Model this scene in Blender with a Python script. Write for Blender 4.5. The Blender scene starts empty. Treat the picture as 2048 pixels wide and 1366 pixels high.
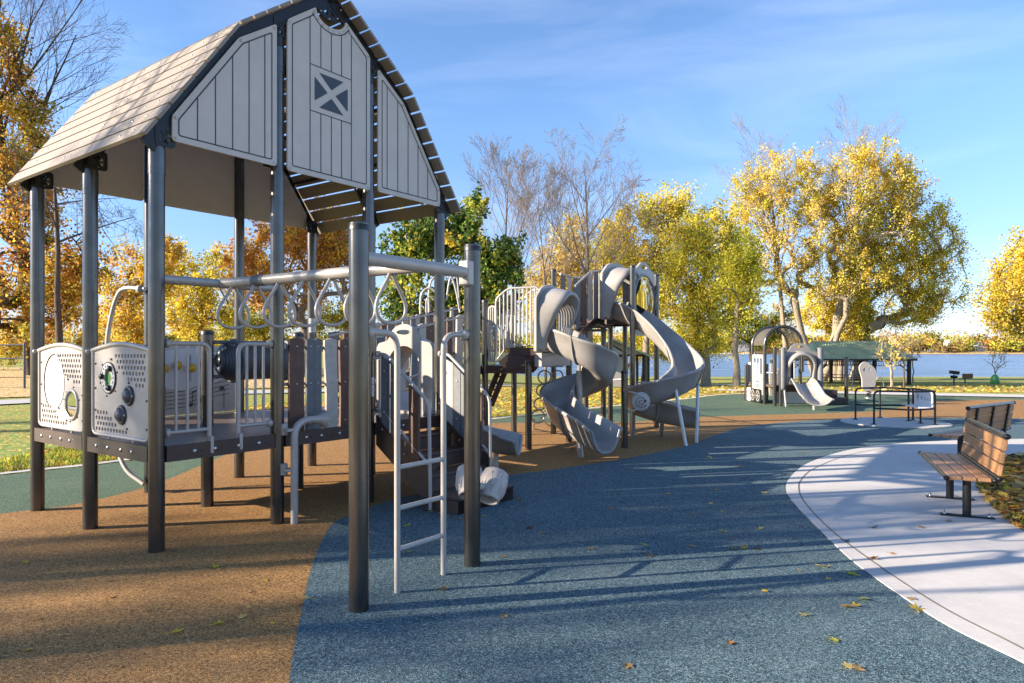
import bpy, math, random
import numpy as np
from mathutils import Vector, Matrix, noise
from mathutils.geometry import delaunay_2d_cdt

# ------------------------------------------------------------------ camera, sky, sun, exposure
SC = bpy.context.scene
COL = SC.collection
F, CAMH, V0 = 1380.0, 1.66, 701.0          # focal length in photo pixels, eye height, horizon row
cam = bpy.data.cameras.new("camera"); camo = bpy.data.objects.new("camera", cam); COL.objects.link(camo)
cam.sensor_width = 36; cam.lens = F / 2048 * 36; cam.shift_y = (V0 - 683) / 2048
cam.clip_start = 0.05; cam.clip_end = 6000
camo.location = (0, 0, CAMH); camo.rotation_euler = (math.pi / 2, 0, 0)
SC.camera = camo
SUN_EL, SUN_AZ = math.radians(19.5), math.radians(-101.5)   # azimuth clockwise from +Y
sd = Vector((math.sin(SUN_AZ) * math.cos(SUN_EL), math.cos(SUN_AZ) * math.cos(SUN_EL), math.sin(SUN_EL)))
sun = bpy.data.lights.new("sun", 'SUN'); suno = bpy.data.objects.new("sun", sun); COL.objects.link(suno)
sun.energy = 5.0; sun.angle = math.radians(0.5); sun.color = (1.0, 0.87, 0.70)
suno.rotation_euler = sd.to_track_quat('Z', 'Y').to_euler()
suno.location = (-30, -8, 20)
W = bpy.data.worlds.new("World"); SC.world = W; W.use_nodes = True
nt = W.node_tree; nt.nodes.clear()
wo = nt.nodes.new('ShaderNodeOutputWorld'); bg = nt.nodes.new('ShaderNodeBackground')
sky = nt.nodes.new('ShaderNodeTexSky'); sky.sky_type = 'NISHITA'; sky.sun_disc = False
sky.sun_elevation = SUN_EL; sky.sun_rotation = SUN_AZ % (2 * math.pi)
sky.air_density = 1.0; sky.dust_density = 0.15; sky.ozone_density = 2.5; sky.altitude = 300
tc = nt.nodes.new('ShaderNodeTexCoord')
mp = nt.nodes.new('ShaderNodeMapping'); mp.inputs['Scale'].default_value = (1.1, 1.3, 5.5); mp.inputs['Rotation'].default_value = (0.0, 0.32, 0.3)
nz = nt.nodes.new('ShaderNodeTexNoise'); nz.inputs['Scale'].default_value = 1.6; nz.inputs['Detail'].default_value = 8; nz.inputs['Roughness'].default_value = .52; nz.inputs['Distortion'].default_value = .5
cr = nt.nodes.new('ShaderNodeMapRange'); cr.inputs['From Min'].default_value = .50; cr.inputs['From Max'].default_value = .9; cr.inputs['To Max'].default_value = .20
mixc = nt.nodes.new('ShaderNodeMix'); mixc.data_type = 'RGBA'; mixc.inputs[7].default_value = (7.2, 7.6, 8.4, 1)
nt.links.new(tc.outputs['Generated'], mp.inputs['Vector']); nt.links.new(mp.outputs['Vector'], nz.inputs['Vector'])
nt.links.new(nz.outputs['Fac'], cr.inputs['Value']); nt.links.new(cr.outputs['Result'], mixc.inputs[0])
tint = nt.nodes.new('ShaderNodeMix'); tint.data_type = 'RGBA'; tint.blend_type = 'MULTIPLY'; tint.inputs[0].default_value = 1
tint.inputs[7].default_value = (0.84, 0.935, 1.08, 1)
nt.links.new(sky.outputs['Color'], tint.inputs[6])
nt.links.new(tint.outputs[2], mixc.inputs[6]); 
sx = nt.nodes.new('ShaderNodeSeparateXYZ'); nt.links.new(tc.outputs['Generated'], sx.inputs[0])
ez = nt.nodes.new('ShaderNodeMapRange'); ez.inputs['From Max'].default_value = .30; nt.links.new(sx.outputs['Z'], ez.inputs['Value'])
hz = nt.nodes.new('ShaderNodeMix'); hz.data_type = 'RGBA'; hz.inputs[6].default_value = (.66, .61, .74, 1); hz.inputs[7].default_value = (1, 1, 1, 1); nt.links.new(ez.outputs['Result'], hz.inputs[0])
hm = nt.nodes.new('ShaderNodeMix'); hm.data_type = 'RGBA'; hm.blend_type = 'MULTIPLY'; hm.inputs[0].default_value = 1
nt.links.new(mixc.outputs[2], hm.inputs[6]); nt.links.new(hz.outputs[2], hm.inputs[7]); nt.links.new(hm.outputs[2], bg.inputs['Color'])
bg.inputs['Strength'].default_value = 0.095
nt.links.new(bg.outputs['Background'], wo.inputs['Surface'])
SC.view_settings.view_transform = 'Standard'; SC.view_settings.look = 'None'
SC.view_settings.exposure = 1.52; SC.view_settings.gamma = 1.0
SC.cycles.use_denoising = True
SC.cycles.max_bounces = 7; SC.cycles.diffuse_bounces = 3; SC.cycles.glossy_bounces = 3
SC.cycles.transparent_max_bounces = 8; SC.cycles.caustics_reflective = False; SC.cycles.caustics_refractive = False

R = random.Random(7)
NP = np.random.default_rng(11)
PI = math.pi

# ------------------------------------------------------------------ placing
def terrain(x, y):
    def ss(a, b, t):
        t = min(1, max(0, (t - a) / (b - a))); return t * t * (3 - 2 * t)
    z = -1.5 * ss(26, 66, y) - 0.95 * ss(66, 118, y) - 2.0 * ss(112, 150, y)
    return z * ss(-14, 4, x)
def G(u, v, z=0.0):
    """where the sight line through photo pixel (u, v) meets the level z"""
    Y = F * (CAMH - z) / (v - V0)
    return Vector(((u - 1024) / F * Y, Y, z))
def GT(u, v):
    """where the sight line meets the ground, slopes included"""
    lo = 2.0
    for i in range(4000):
        Y = 2 + i * .05
        X = (u - 1024) / F * Y
        if CAMH - (v - V0) / F * Y <= terrain(X, Y):
            return Vector((X, Y, terrain(X, Y)))
    return Vector(((u - 1024) / F * 150, 150, -3))
def D(u, v, Y):
    return Vector(((u - 1024) / F * Y, Y, CAMH - (v - V0) / F * Y))

# ------------------------------------------------------------------ materials
def lin(c):
    return tuple(((x / 255) / 12.92 if x / 255 <= .04045 else ((x / 255 + .055) / 1.055) ** 2.4) for x in c)
def newmat(name):
    m = bpy.data.materials.new(name); m.use_nodes = True
    n = m.node_tree; b = n.nodes['Principled BSDF']
    return m, n, b
def nodes_noise(n, scale, detail=4, rough=.55, co='Object', vec=None):
    t = n.nodes.new('ShaderNodeTexNoise'); t.inputs['Scale'].default_value = scale
    t.inputs['Detail'].default_value = detail; t.inputs['Roughness'].default_value = rough
    if vec is None:
        c = n.nodes.new('ShaderNodeTexCoord'); vec = c.outputs[co]
    n.links.new(vec, t.inputs['Vector'])
    return t
def ramp(n, src, stops):
    r = n.nodes.new('ShaderNodeValToRGB'); e = r.color_ramp.elements
    while len(e) < len(stops): e.new(.5)
    for i, (p, c) in enumerate(stops):
        e[i].position = p; e[i].color = (*c, 1)
    n.links.new(src, r.inputs['Fac']); return r
def mixn(n, a, b, fac, mode='MIX'):
    m = n.nodes.new('ShaderNodeMix'); m.data_type = 'RGBA'; m.blend_type = mode
    for s, i in ((a, 6), (b, 7)):
        if isinstance(s, tuple): m.inputs[i].default_value = (*s, 1)
        else: n.links.new(s, m.inputs[i])
    if isinstance(fac, float): m.inputs[0].default_value = fac
    else: n.links.new(fac, m.inputs[0])
    return m.outputs[2]
def bump(n, b, h, strength=.3, dist=.01):
    u = n.nodes.new('ShaderNodeBump'); u.inputs['Strength'].default_value = strength; u.inputs['Distance'].default_value = dist
    n.links.new(h, u.inputs['Height']); n.links.new(u.outputs['Normal'], b.inputs['Normal'])
def plain(name, c, rough=.5, metal=0.0, var=.12, scale=6, bmp=0.0, bscale=80, spec=.5, coat=0):
    m, n, b = newmat(name)
    t = nodes_noise(n, scale, 5)
    r = ramp(n, t.outputs['Fac'], [(.3, tuple(x * (1 - var) for x in c)), (.7, tuple(min(1, x * (1 + var)) for x in c))])
    n.links.new(r.outputs['Color'], b.inputs['Base Color'])
    b.inputs['Roughness'].default_value = rough; b.inputs['Metallic'].default_value = metal
    b.inputs['Specular IOR Level'].default_value = spec
    if coat: b.inputs['Coat Weight'].default_value = coat
    if bmp:
        t2 = nodes_noise(n, bscale, 3); bump(n, b, t2.outputs['Fac'], bmp, .004)
    return m
def rubber(name, stops, scuff):
    """poured rubber granules: cells of a few colours a few millimetres across, worn paler in patches"""
    m, n, b = newmat(name)
    c = n.nodes.new('ShaderNodeTexCoord')
    v = n.nodes.new('ShaderNodeTexVoronoi'); v.inputs['Scale'].default_value = 150; n.links.new(c.outputs['Object'], v.inputs['Vector'])
    s = n.nodes.new('ShaderNodeSeparateColor'); n.links.new(v.outputs['Color'], s.inputs['Color'])
    r = ramp(n, s.outputs['Red'], stops)
    v2 = n.nodes.new('ShaderNodeTexVoronoi'); v2.inputs['Scale'].default_value = 70; n.links.new(c.outputs['Object'], v2.inputs['Vector'])
    s2 = n.nodes.new('ShaderNodeSeparateColor'); n.links.new(v2.outputs['Color'], s2.inputs['Color'])
    mr = n.nodes.new('ShaderNodeMapRange'); mr.inputs['To Min'].default_value = .76; mr.inputs['To Max'].default_value = 1.22
    n.links.new(s2.outputs['Red'], mr.inputs['Value'])
    cc = mixn(n, r.outputs['Color'], mr.outputs['Result'], 1.0, 'MULTIPLY')
    big = nodes_noise(n, 1.1, 6, .6, vec=c.outputs['Object'])
    mr2 = n.nodes.new('ShaderNodeMapRange'); mr2.inputs['From Min'].default_value = .5; mr2.inputs['From Max'].default_value = .75; mr2.inputs['To Max'].default_value = .3
    n.links.new(big.outputs['Fac'], mr2.inputs['Value'])
    col = mixn(n, cc, scuff, mr2.outputs['Result'])
    n.links.new(col, b.inputs['Base Color'])
    b.inputs['Roughness'].default_value = .85; b.inputs['Specular IOR Level'].default_value = .25
    bump(n, b, v.outputs['Distance'], .7, .006)
    return m
def leafmat(name, c, tr=.48):
    m, n, b = newmat(name)
    oi = n.nodes.new('ShaderNodeTexCoord')
    t = nodes_noise(n, 1.3, 3, vec=oi.outputs['Object'])
    r = ramp(n, t.outputs['Fac'], [(.3, tuple(x * .72 for x in c)), (.7, tuple(min(1, x * 1.25) for x in c))])
    n.links.new(r.outputs['Color'], b.inputs['Base Color']); b.inputs['Roughness'].default_value = .6
    b.inputs['Specular IOR Level'].default_value = .2
    tl = n.nodes.new('ShaderNodeBsdfTranslucent'); n.links.new(r.outputs['Color'], tl.inputs['Color'])
    mx = n.nodes.new('ShaderNodeMixShader'); mx.inputs[0].default_value = tr
    n.links.new(b.outputs[0], mx.inputs[1]); n.links.new(tl.outputs[0], mx.inputs[2])
    n.links.new(mx.outputs[0], n.nodes['Material Output'].inputs['Surface'])
    return m
def bark(name, c):
    m, n, b = newmat(name)
    co = n.nodes.new('ShaderNodeTexCoord'); mpn = n.nodes.new('ShaderNodeMapping'); mpn.inputs['Scale'].default_value = (3, 3, .6)
    n.links.new(co.outputs['Object'], mpn.inputs['Vector'])
    t = nodes_noise(n, 4, 6, .65, vec=mpn.outputs['Vector'])
    r = ramp(n, t.outputs['Fac'], [(.3, tuple(x * .45 for x in c)), (.65, tuple(x * 1.3 for x in c))])
    n.links.new(r.outputs['Color'], b.inputs['Base Color']); b.inputs['Roughness'].default_value = .9
    bump(n, b, t.outputs['Fac'], .8, .05)
    return m
M = {}
M['post'] = plain('post_bronze', (.12, .112, .104), .24, .85, .16, 5, .03, 40)
M['postcap'] = plain('post_cap', (.02, .02, .022), .4)
M['taupe'] = plain('taupe_powder_coat', (.43, .395, .36), .38, .15, .06, 9)
M['plastic'] = plain('taupe_plastic', (.315, .293, .268), .30, 0, .18, 2.2, .05, 140)
M['discwhite'] = plain('white_disc', (.82, .82, .82), .35, 0, .02)
M['cream'] = plain('cream_panel', (.45, .405, .365), .5, 0, .05, 4, .06, 200)
M['tanpanel'] = plain('tan_panel', (.55, .50, .45), .55, 0, .05, 5, .08, 220)
M['taupepanel'] = plain('taupe_panel', (.44, .39, .345), .55, 0, .05, 5)
M['white'] = plain('white_plastic', (.66, .65, .65), .4, 0, .03)
M['line'] = plain('dark_engraving', (.03, .034, .042), .5)
M['navy'] = plain('navy_panel', (.035, .045, .062), .45)
M['black'] = plain('black_metal', (.016, .016, .018), .4, .3)
M['steel'] = plain('zinc_bolt', (.55, .54, .52), .3, .9)
M['galv'] = plain('galvanised_pipe', (.52, .52, .52), .38, .6, .1)
M['deckbrown'] = plain('brown_vinyl', (.062, .036, .029), .45, 0, .15, 8, .1, 120)
M['bbrown'] = plain('brown_board', (.115, .055, .035), .6, 0, .2, 14, .25, 90)
M['bgrey'] = plain('grey_board', (.135, .14, .148), .6, 0, .15, 14, .25, 90)
M['bcream'] = plain('cream_board', (.46, .405, .35), .6, 0, .1, 14, .2, 90)
M['drum'] = plain('slate_plastic', (.085, .095, .11), .4, 0, .1)
M['yellow'] = plain('yellow_knob', (.7, .42, .03), .4)
M['greenp'] = plain('green_plastic', (.10, .33, .09), .4)
M['orangep'] = plain('peach_plastic', (.62, .33, .18), .4)
M['roofboard'] = plain('roof_board', (.26, .215, .17), .6, 0, .07, 3, .1, 60)
M['roofboard'].node_tree
M['darkgrey'] = plain('dark_grey_dome', (.05, .05, .052), .35)
M['joint'] = plain('joint_sealant', (.16, .13, .10), .8)
M['red'] = plain('red_mark', (.55, .05, .03), .5)
M['greyprint'] = plain('grey_print', (.35, .36, .38), .5)
def deckmat():
    m, n, b = newmat('perforated_deck')
    c = n.nodes.new('ShaderNodeTexCoord')
    mpn = n.nodes.new('ShaderNodeMapping'); mpn.inputs['Rotation'].default_value = (0, 0, .0); n.links.new(c.outputs['Object'], mpn.inputs['Vector'])
    br = n.nodes.new('ShaderNodeTexBrick'); br.inputs['Scale'].default_value = 4.2; br.inputs['Mortar Size'].default_value = .075
    br.inputs['Brick Width'].default_value = .62; br.inputs['Row Height'].default_value = .26
    br.inputs['Color1'].default_value = (.012, .009, .008, 1); br.inputs['Color2'].default_value = (.02, .013, .011, 1); br.inputs['Mortar'].default_value = (.19, .14, .12, 1)
    n.links.new(mpn.outputs['Vector'], br.inputs['Vector']); n.links.new(br.outputs['Color'], b.inputs['Base Color'])
    b.inputs['Roughness'].default_value = .35
    bump(n, b, br.outputs['Fac'], .6, .01)
    return m
M['deck'] = deckmat()
def woodmat(name, c, axis=1):
    m, n, b = newmat(name)
    co = n.nodes.new('ShaderNodeTexCoord'); mpn = n.nodes.new('ShaderNodeMapping')
    s = [22, 22, 22]; s[axis] = 1.2; mpn.inputs['Scale'].default_value = s
    n.links.new(co.outputs['Object'], mpn.inputs['Vector'])
    t = nodes_noise(n, 3, 6, .6, vec=mpn.outputs['Vector'])
    r = ramp(n, t.outputs['Fac'], [(.25, tuple(x * .75 for x in c)), (.75, tuple(x * 1.2 for x in c))])
    n.links.new(r.outputs['Color'], b.inputs['Base Color']); b.inputs['Roughness'].default_value = .5
    bump(n, b, t.outputs['Fac'], .15, .005)
    return m
M['benchwood'] = woodmat('bench_slat', (.52, .25, .105))
M['benchwood2'] = woodmat('bench_slat_brown', (.20, .08, .03))
def concrete(name, c, joints=0):
    m, n, b = newmat(name)
    co = n.nodes.new('ShaderNodeTexCoord')
    mpn = n.nodes.new('ShaderNodeMapping'); mpn.inputs['Scale'].default_value = (1, 9, 1); mpn.inputs['Rotation'].default_value = (0, 0, .25)
    n.links.new(co.outputs['Object'], mpn.inputs['Vector'])
    t = nodes_noise(n, 3.5, 7, .6, vec=co.outputs['Object']); t2 = nodes_noise(n, 25, 6, .7, vec=mpn.outputs['Vector'])
    r1 = ramp(n, t.outputs['Fac'], [(.3, tuple(x * .9 for x in c)), (.7, tuple(x * 1.06 for x in c))])
    r2 = ramp(n, t2.outputs['Fac'], [(.3, (.80, .80, .80)), (.65, (1, 1, 1))])
    sp = nodes_noise(n, 9, 3, .5, vec=co.outputs['Object']); r3 = ramp(n, sp.outputs['Fac'], [(.70, (1, 1, 1)), (.78, (.72, .70, .68))])
    x = mixn(n, r1.outputs['Color'], r2.outputs['Color'], 1.0, 'MULTIPLY'); x = mixn(n, x, r3.outputs['Color'], 1.0, 'MULTIPLY')
    n.links.new(x, b.inputs['Base Color'])
    b.inputs['Roughness'].default_value = .85; bump(n, b, t2.outputs['Fac'], .25, .004)
    return m
M['concrete'] = concrete('pale_concrete', (.58, .54, .50))
M['pathconc'] = concrete('path_concrete', (.50, .48, .45))
M['brownrub'] = rubber('brown_rubber', [(.0, (.065, .036, .018)), (.2, (.17, .085, .032)), (.45, (.33, .165, .052)), (.7, (.43, .225, .072)), (1, (.52, .32, .13))], (.37, .21, .09))
M['bluerub'] = rubber('blue_rubber', [(.0, (.014, .022, .03)), (.25, (.035, .066, .083)), (.5, (.065, .122, .142)), (.75, (.11, .185, .205)), (1, (.26, .31, .31))], (.20, .24, .25))
M['greenrub'] = rubber('green_rubber', [(.0, (.02, .035, .02)), (.3, (.06, .10, .06)), (.6, (.10, .16, .10)), (1, (.18, .24, .16))], (.17, .22, .15))
def grassmat():
    m, n, b = newmat('autumn_lawn')
    co = n.nodes.new('ShaderNodeTexCoord')
    t = nodes_noise(n, .35, 5, .6, vec=co.outputs['Object']); t2 = nodes_noise(n, 14, 4, .7, vec=co.outputs['Object'])
    base = ramp(n, t2.outputs['Fac'], [(.3, (.09, .15, .02)), (.5, (.19, .27, .035)), (.7, (.33, .39, .06))])
    v = n.nodes.new('ShaderNodeTexVoronoi'); v.inputs['Scale'].default_value = 19; n.links.new(co.outputs['Object'], v.inputs['Vector'])
    s = n.nodes.new('ShaderNodeSeparateColor'); n.links.new(v.outputs['Color'], s.inputs['Color'])
    leafc = ramp(n, s.outputs['Green'], [(.2, (.40, .17, .04)), (.5, (.62, .36, .06)), (.8, (.75, .52, .10)), (1, (.70, .52, .24))])
    th = n.nodes.new('ShaderNodeMath'); th.operation = 'MULTIPLY_ADD'; th.inputs[1].default_value = .55; n.links.new(t.outputs['Fac'], th.inputs[0]); th.inputs[2].default_value = .0
    gt = n.nodes.new('ShaderNodeMath'); gt.operation = 'LESS_THAN'; n.links.new(s.outputs['Red'], gt.inputs[0]); n.links.new(th.outputs[0], gt.inputs[1])
    n.links.new(mixn(n, base.outputs['Color'], leafc.outputs['Color'], gt.outputs[0]), b.inputs['Base Color'])
    b.inputs['Roughness'].default_value = .9; bump(n, b, t2.outputs['Fac'], .8, .05)
    return m
M['lawn'] = grassmat()
def littermat():
    m, n, b = newmat('leaf_litter_ground')
    co = n.nodes.new('ShaderNodeTexCoord')
    v = n.nodes.new('ShaderNodeTexVoronoi'); v.inputs['Scale'].default_value = 9; n.links.new(co.outputs['Object'], v.inputs['Vector'])
    s = n.nodes.new('ShaderNodeSeparateColor'); n.links.new(v.outputs['Color'], s.inputs['Color'])
    leafc = ramp(n, s.outputs['Green'], [(.1, (.26, .20, .06)), (.35, (.48, .29, .09)), (.7, (.66, .45, .18)), (1, (.72, .55, .28))])
    n.links.new(leafc.outputs['Color'], b.inputs['Base Color']); b.inputs['Roughness'].default_value = .9
    bump(n, b, v.outputs['Distance'], .6, .04)
    return m
M['litter'] = littermat()
def watermat():
    m, n, b = newmat('lake_water')
    co = n.nodes.new('ShaderNodeTexCoord'); mpn = n.nodes.new('ShaderNodeMapping'); mpn.inputs['Scale'].default_value = (.10, .7, 1)
    n.links.new(co.outputs['Object'], mpn.inputs['Vector'])
    t = nodes_noise(n, .55, 8, .62, vec=mpn.outputs['Vector'])
    r = ramp(n, t.outputs['Fac'], [(.38, (.03, .06, .12)), (.62, (.15, .22, .33))])
    n.links.new(r.outputs['Color'], b.inputs['Base Color'])
    b.inputs['Roughness'].default_value = .22; b.inputs['IOR'].default_value = 1.33
    bump(n, b, t.outputs['Fac'], 1.0, .9)
    return m
M['water'] = watermat()
M['glass'] = newmat('clear_bubble')[0]
_b = M['glass'].node_tree.nodes['Principled BSDF']; _b.inputs['Transmission Weight'].default_value = 1; _b.inputs['Roughness'].default_value = .06; _b.inputs['IOR'].default_value = 1.06; _b.inputs['Base Color'].default_value = (.85, .9, .88, 1)
M['bark'] = bark('grey_brown_bark', (.22, .17, .13)); M['barkgrey'] = bark('pale_grey_twigs', (.25, .19, .15))
M['barkpale'] = bark('pale_cottonwood_bark', (.30, .24, .175))
M['barkdark'] = bark('dark_bark', (.085, .062, .05))
LEAFC = {'yellow': (.86, .69, .085), 'gold': (.82, .55, .075), 'orange': (.72, .35, .07), 'rust': (.50, .22, .055), 'olive': (.42, .39, .07),
         'lime': (.58, .57, .07), 'green': (.15, .24, .045), 'dgreen': (.075, .13, .028), 'straw': (.80, .62, .22), 'brown': (.16, .075, .03), 'tan': (.45, .30, .13)}
for k, c in LEAFC.items(): M['l_' + k] = leafmat('leaf_' + k, c)

# ------------------------------------------------------------------ mesh helpers
WORLD_ROOTS = set()
def link(o, parent=None):
    COL.objects.link(o)
    if parent is not None: o.parent = parent
    return o
def thing(name, label, cat, loc=(0, 0, 0), rz=0.0, group=None):
    o = bpy.data.objects.new(name, None); o.empty_display_size = .2
    o.location = loc; o.rotation_euler = (0, 0, rz)
    COL.objects.link(o); o['label'] = label; o['category'] = cat
    if group: o['group'] = group
    return o
def tag(o, label=None, cat=None, group=None, kind=None):
    for k, v in (('label', label), ('category', cat), ('group', group), ('kind', kind)):
        if v: o[k] = v
    return o
def copy_tree(o, parent=None):
    c = o.copy(); COL.objects.link(c); c.parent = parent
    for ch in list(o.children): copy_tree(ch, c)
    return c
def catmull(pts, n=8, closed=False):
    P = [Vector(p) for p in pts]; out = []
    N = len(P)
    for i in range(N if closed else N - 1):
        p1, p2 = P[i], P[(i + 1) % N]
        p0 = P[i - 1] if (i > 0 or closed) else p1 * 2 - p2
        p3 = P[(i + 2) % N] if (i + 2 < N or closed) else p2 * 2 - p1
        for k in range(n):
            t = k / n
            out.append(.5 * ((2 * p1) + (p2 - p0) * t + (2 * p0 - 5 * p1 + 4 * p2 - p3) * t * t + (3 * p1 - p0 - 3 * p2 + p3) * t ** 3))
    if not closed: out.append(P[-1])
    return out
def fillet(pts, rad, n=5):
    P = [Vector(p) for p in pts]; out = [P[0]]
    for i in range(1, len(P) - 1):
        a, b, c = P[i - 1], P[i], P[i + 1]
        d1, d2 = (a - b), (c - b)
        r = min(rad, d1.length * .49, d2.length * .49)
        s, e = b + d1.normalized() * r, b + d2.normalized() * r
        for k in range(n + 1):
            t = k / n; out.append(s * (1 - t) ** 2 + b * 2 * t * (1 - t) + e * t * t)
    out.append(P[-1]); return out
class MB:
    def __init__(s): s.v = []; s.f = []; s.m = []; s.sm = []
    def add(s, vs, fs, m=0, smooth=False):
        o = len(s.v); s.v += [tuple(p) for p in vs]
        for f in fs: s.f.append([i + o for i in f]); s.m.append(m); s.sm.append(smooth)
    def box(s, lo, hi, m=0):
        (a, b, c), (d, e, f) = lo, hi
        s.add([(a, b, c), (d, b, c), (d, e, c), (a, e, c), (a, b, f), (d, b, f), (d, e, f), (a, e, f)],
              [(0, 3, 2, 1), (4, 5, 6, 7), (0, 1, 5, 4), (1, 2, 6, 5), (2, 3, 7, 6), (3, 0, 4, 7)], m)
    def cbox(s, lo, hi, m=0, c=.006):
        """box with chamfered edges"""
        lo, hi = Vector(lo), Vector(hi); ctr = (lo + hi) / 2; h = (hi - lo) / 2
        c = min(c, min(h) * .8); vs = []; idx = {}
        for sx in (-1, 1):
            for sy in (-1, 1):
                for sz in (-1, 1):
                    for ax in range(3):
                        p = [sx * h.x, sy * h.y, sz * h.z]
                        for k in range(3):
                            if k != ax: p[k] -= (sx, sy, sz)[k] * c
                        idx[(sx, sy, sz, ax)] = len(vs); vs.append(ctr + Vector(p))
        fs = []
        for ax in range(3):
            for sg in (-1, 1):
                o = [k for k in range(3) if k != ax]; q = []
                for a, b in ((-1, -1), (1, -1), (1, 1), (-1, 1)):
                    t = [0, 0, 0]; t[ax] = sg; t[o[0]] = a; t[o[1]] = b; q.append(idx[(*t, ax)])
                fs.append(q)
        for ax in range(3):
            o = [k for k in range(3) if k != ax]
            for a in (-1, 1):
                for b in (-1, 1):
                    q = []
                    for e, w in ((-1, o[0]), (1, o[0]), (1, o[1]), (-1, o[1])):
                        t = [0, 0, 0]; t[ax] = e; t[o[0]] = a; t[o[1]] = b; q.append(idx[(*t, w)])
                    fs.append(q)
        for sx in (-1, 1):
            for sy in (-1, 1):
                for sz in (-1, 1): fs.append([idx[(sx, sy, sz, k)] for k in range(3)])
        s.add(vs, fs, m)
    def bar(s, p, q, w, h, m=0, up=(0, 0, 1)):
        """rectangular bar from p to q, w across and h along up"""
        p, q = Vector(p), Vector(q); d = (q - p).normalized(); up = Vector(up)
        r = d.cross(up).normalized(); u = r.cross(d).normalized(); vs = []
        for e in (p, q):
            for a, b in ((-1, -1), (1, -1), (1, 1), (-1, 1)): vs.append(e + r * a * w / 2 + u * b * h / 2)
        s.add(vs, [(0, 1, 2, 3), (7, 6, 5, 4), (0, 4, 5, 1), (1, 5, 6, 2), (2, 6, 7, 3), (3, 7, 4, 0)], m)
    def tube(s, pts, r, m=0, n=10, closed=False, cap=True):
        P = [Vector(p) for p in pts]; N = len(P); rs = r if isinstance(r, (list, tuple)) else [r] * N
        T = []
        for i in range(N):
            if closed: t = P[(i + 1) % N] - P[i - 1]
            else: t = P[min(i + 1, N - 1)] - P[max(i - 1, 0)]
            T.append(t.normalized() if t.length > 1e-9 else Vector((0, 0, 1)))
        a = Vector((0, 0, 1)) if abs(T[0].z) < .9 else Vector((1, 0, 0))
        u = T[0].cross(a).normalized(); vs = []
        for i in range(N):
            u = (u - T[i] * u.dot(T[i])).normalized(); w = T[i].cross(u)
            for k in range(n):
                an = 2 * PI * k / n; vs.append(P[i] + (u * math.cos(an) + w * math.sin(an)) * rs[i])
        fs = []
        for i in range(N if closed else N - 1):
            j = (i + 1) % N
            for k in range(n):
                l = (k + 1) % n; fs.append((i * n + k, j * n + k, j * n + l, i * n + l))
        s.add(vs, [tuple(reversed(f)) for f in fs], m, True)
        if cap and not closed:
            s.add(vs[:n], [tuple(range(n))], m); s.add(vs[-n:], [tuple(reversed(range(n)))], m)
    def lathe(s, prof, o=(0, 0, 0), ax=(0, 0, 1), m=0, n=24, smooth=True):
        o = Vector(o); z = Vector(ax).normalized(); a = Vector((1, 0, 0)) if abs(z.x) < .9 else Vector((0, 1, 0))
        x = z.cross(a).normalized(); y = z.cross(x); vs = []; fs = []
        for r, h in prof:
            for k in range(n):
                an = 2 * PI * k / n; vs.append(o + z * h + (x * math.cos(an) + y * math.sin(an)) * max(r, 1e-4))
        for i in range(len(prof) - 1):
            for k in range(n):
                l = (k + 1) % n; fs.append((i * n + k, i * n + l, (i + 1) * n + l, (i + 1) * n + k))
        s.add(vs, fs, m, smooth)
    def plate(s, fr, outer, holes=(), t=.02, m=0, lines=(), pick=None, back=None):
        """flat board in the plane fr=(origin, ux, uy), front face at the plane, t thick behind it"""
        def ccw(L):
            L = [tuple(p) for p in L]; return L if sum(L[i - 1][0] * L[i][1] - L[i][0] * L[i - 1][1] for i in range(len(L))) > 0 else L[::-1]
        outer = ccw(outer); holes = [ccw(h) for h in holes]
        o, ux, uy = (Vector(q) for q in fr); n = ux.cross(uy).normalized()
        V = [Vector(p) for p in outer]; loops = [list(range(len(V)))]
        for h in holes:
            b = len(V); V += [Vector(p) for p in h]; loops.append(list(range(b, len(V))))
        E = []
        for l in lines:
            b = len(V); V += [Vector(p) for p in l]; E += [(b + i, b + i + 1) for i in range(len(l) - 1)]
        if len(loops) == 1 and not E:
            tri = [loops[0]]; vo = V; keep = [tri[0]]
        else:
            vo, eo, fo, ov, oe, of = delaunay_2d_cdt(V, E, loops, 1, 1e-6)
            keep = [f for f, src in zip(fo, of) if 0 in src and not any(q > 0 for q in src)]
        P = [o + ux * p[0] + uy * p[1] for p in vo]
        for f in keep:
            mi = m
            if pick:
                c = sum((Vector(vo[i][:2]) for i in f), Vector((0, 0))) / len(f); mi = pick(c.x, c.y)
            q = [P[i] for i in f]
            if (q[1] - q[0]).cross(q[2] - q[0]).dot(n) < 0 and len(q) == 3: q.reverse()
            elif len(q) > 3:
                nn = Vector((0, 0, 0))
                for i in range(len(q)): nn += q[i].cross(q[(i + 1) % len(q)])
                if nn.dot(n) < 0: q.reverse()
            s.add(q, [tuple(range(len(q)))], mi)
            s.add([p - n * t for p in reversed(q)], [tuple(range(len(q)))], mi if back is None else back)
        for l in [list(outer)] + [list(h) for h in holes]:
            q = [o + ux * p[0] + uy * p[1] for p in l]; k = len(q)
            s.add(q + [p - n * t for p in q], [(i, (i + 1) % k, k + (i + 1) % k, k + i) for i in range(k)], m)
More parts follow.
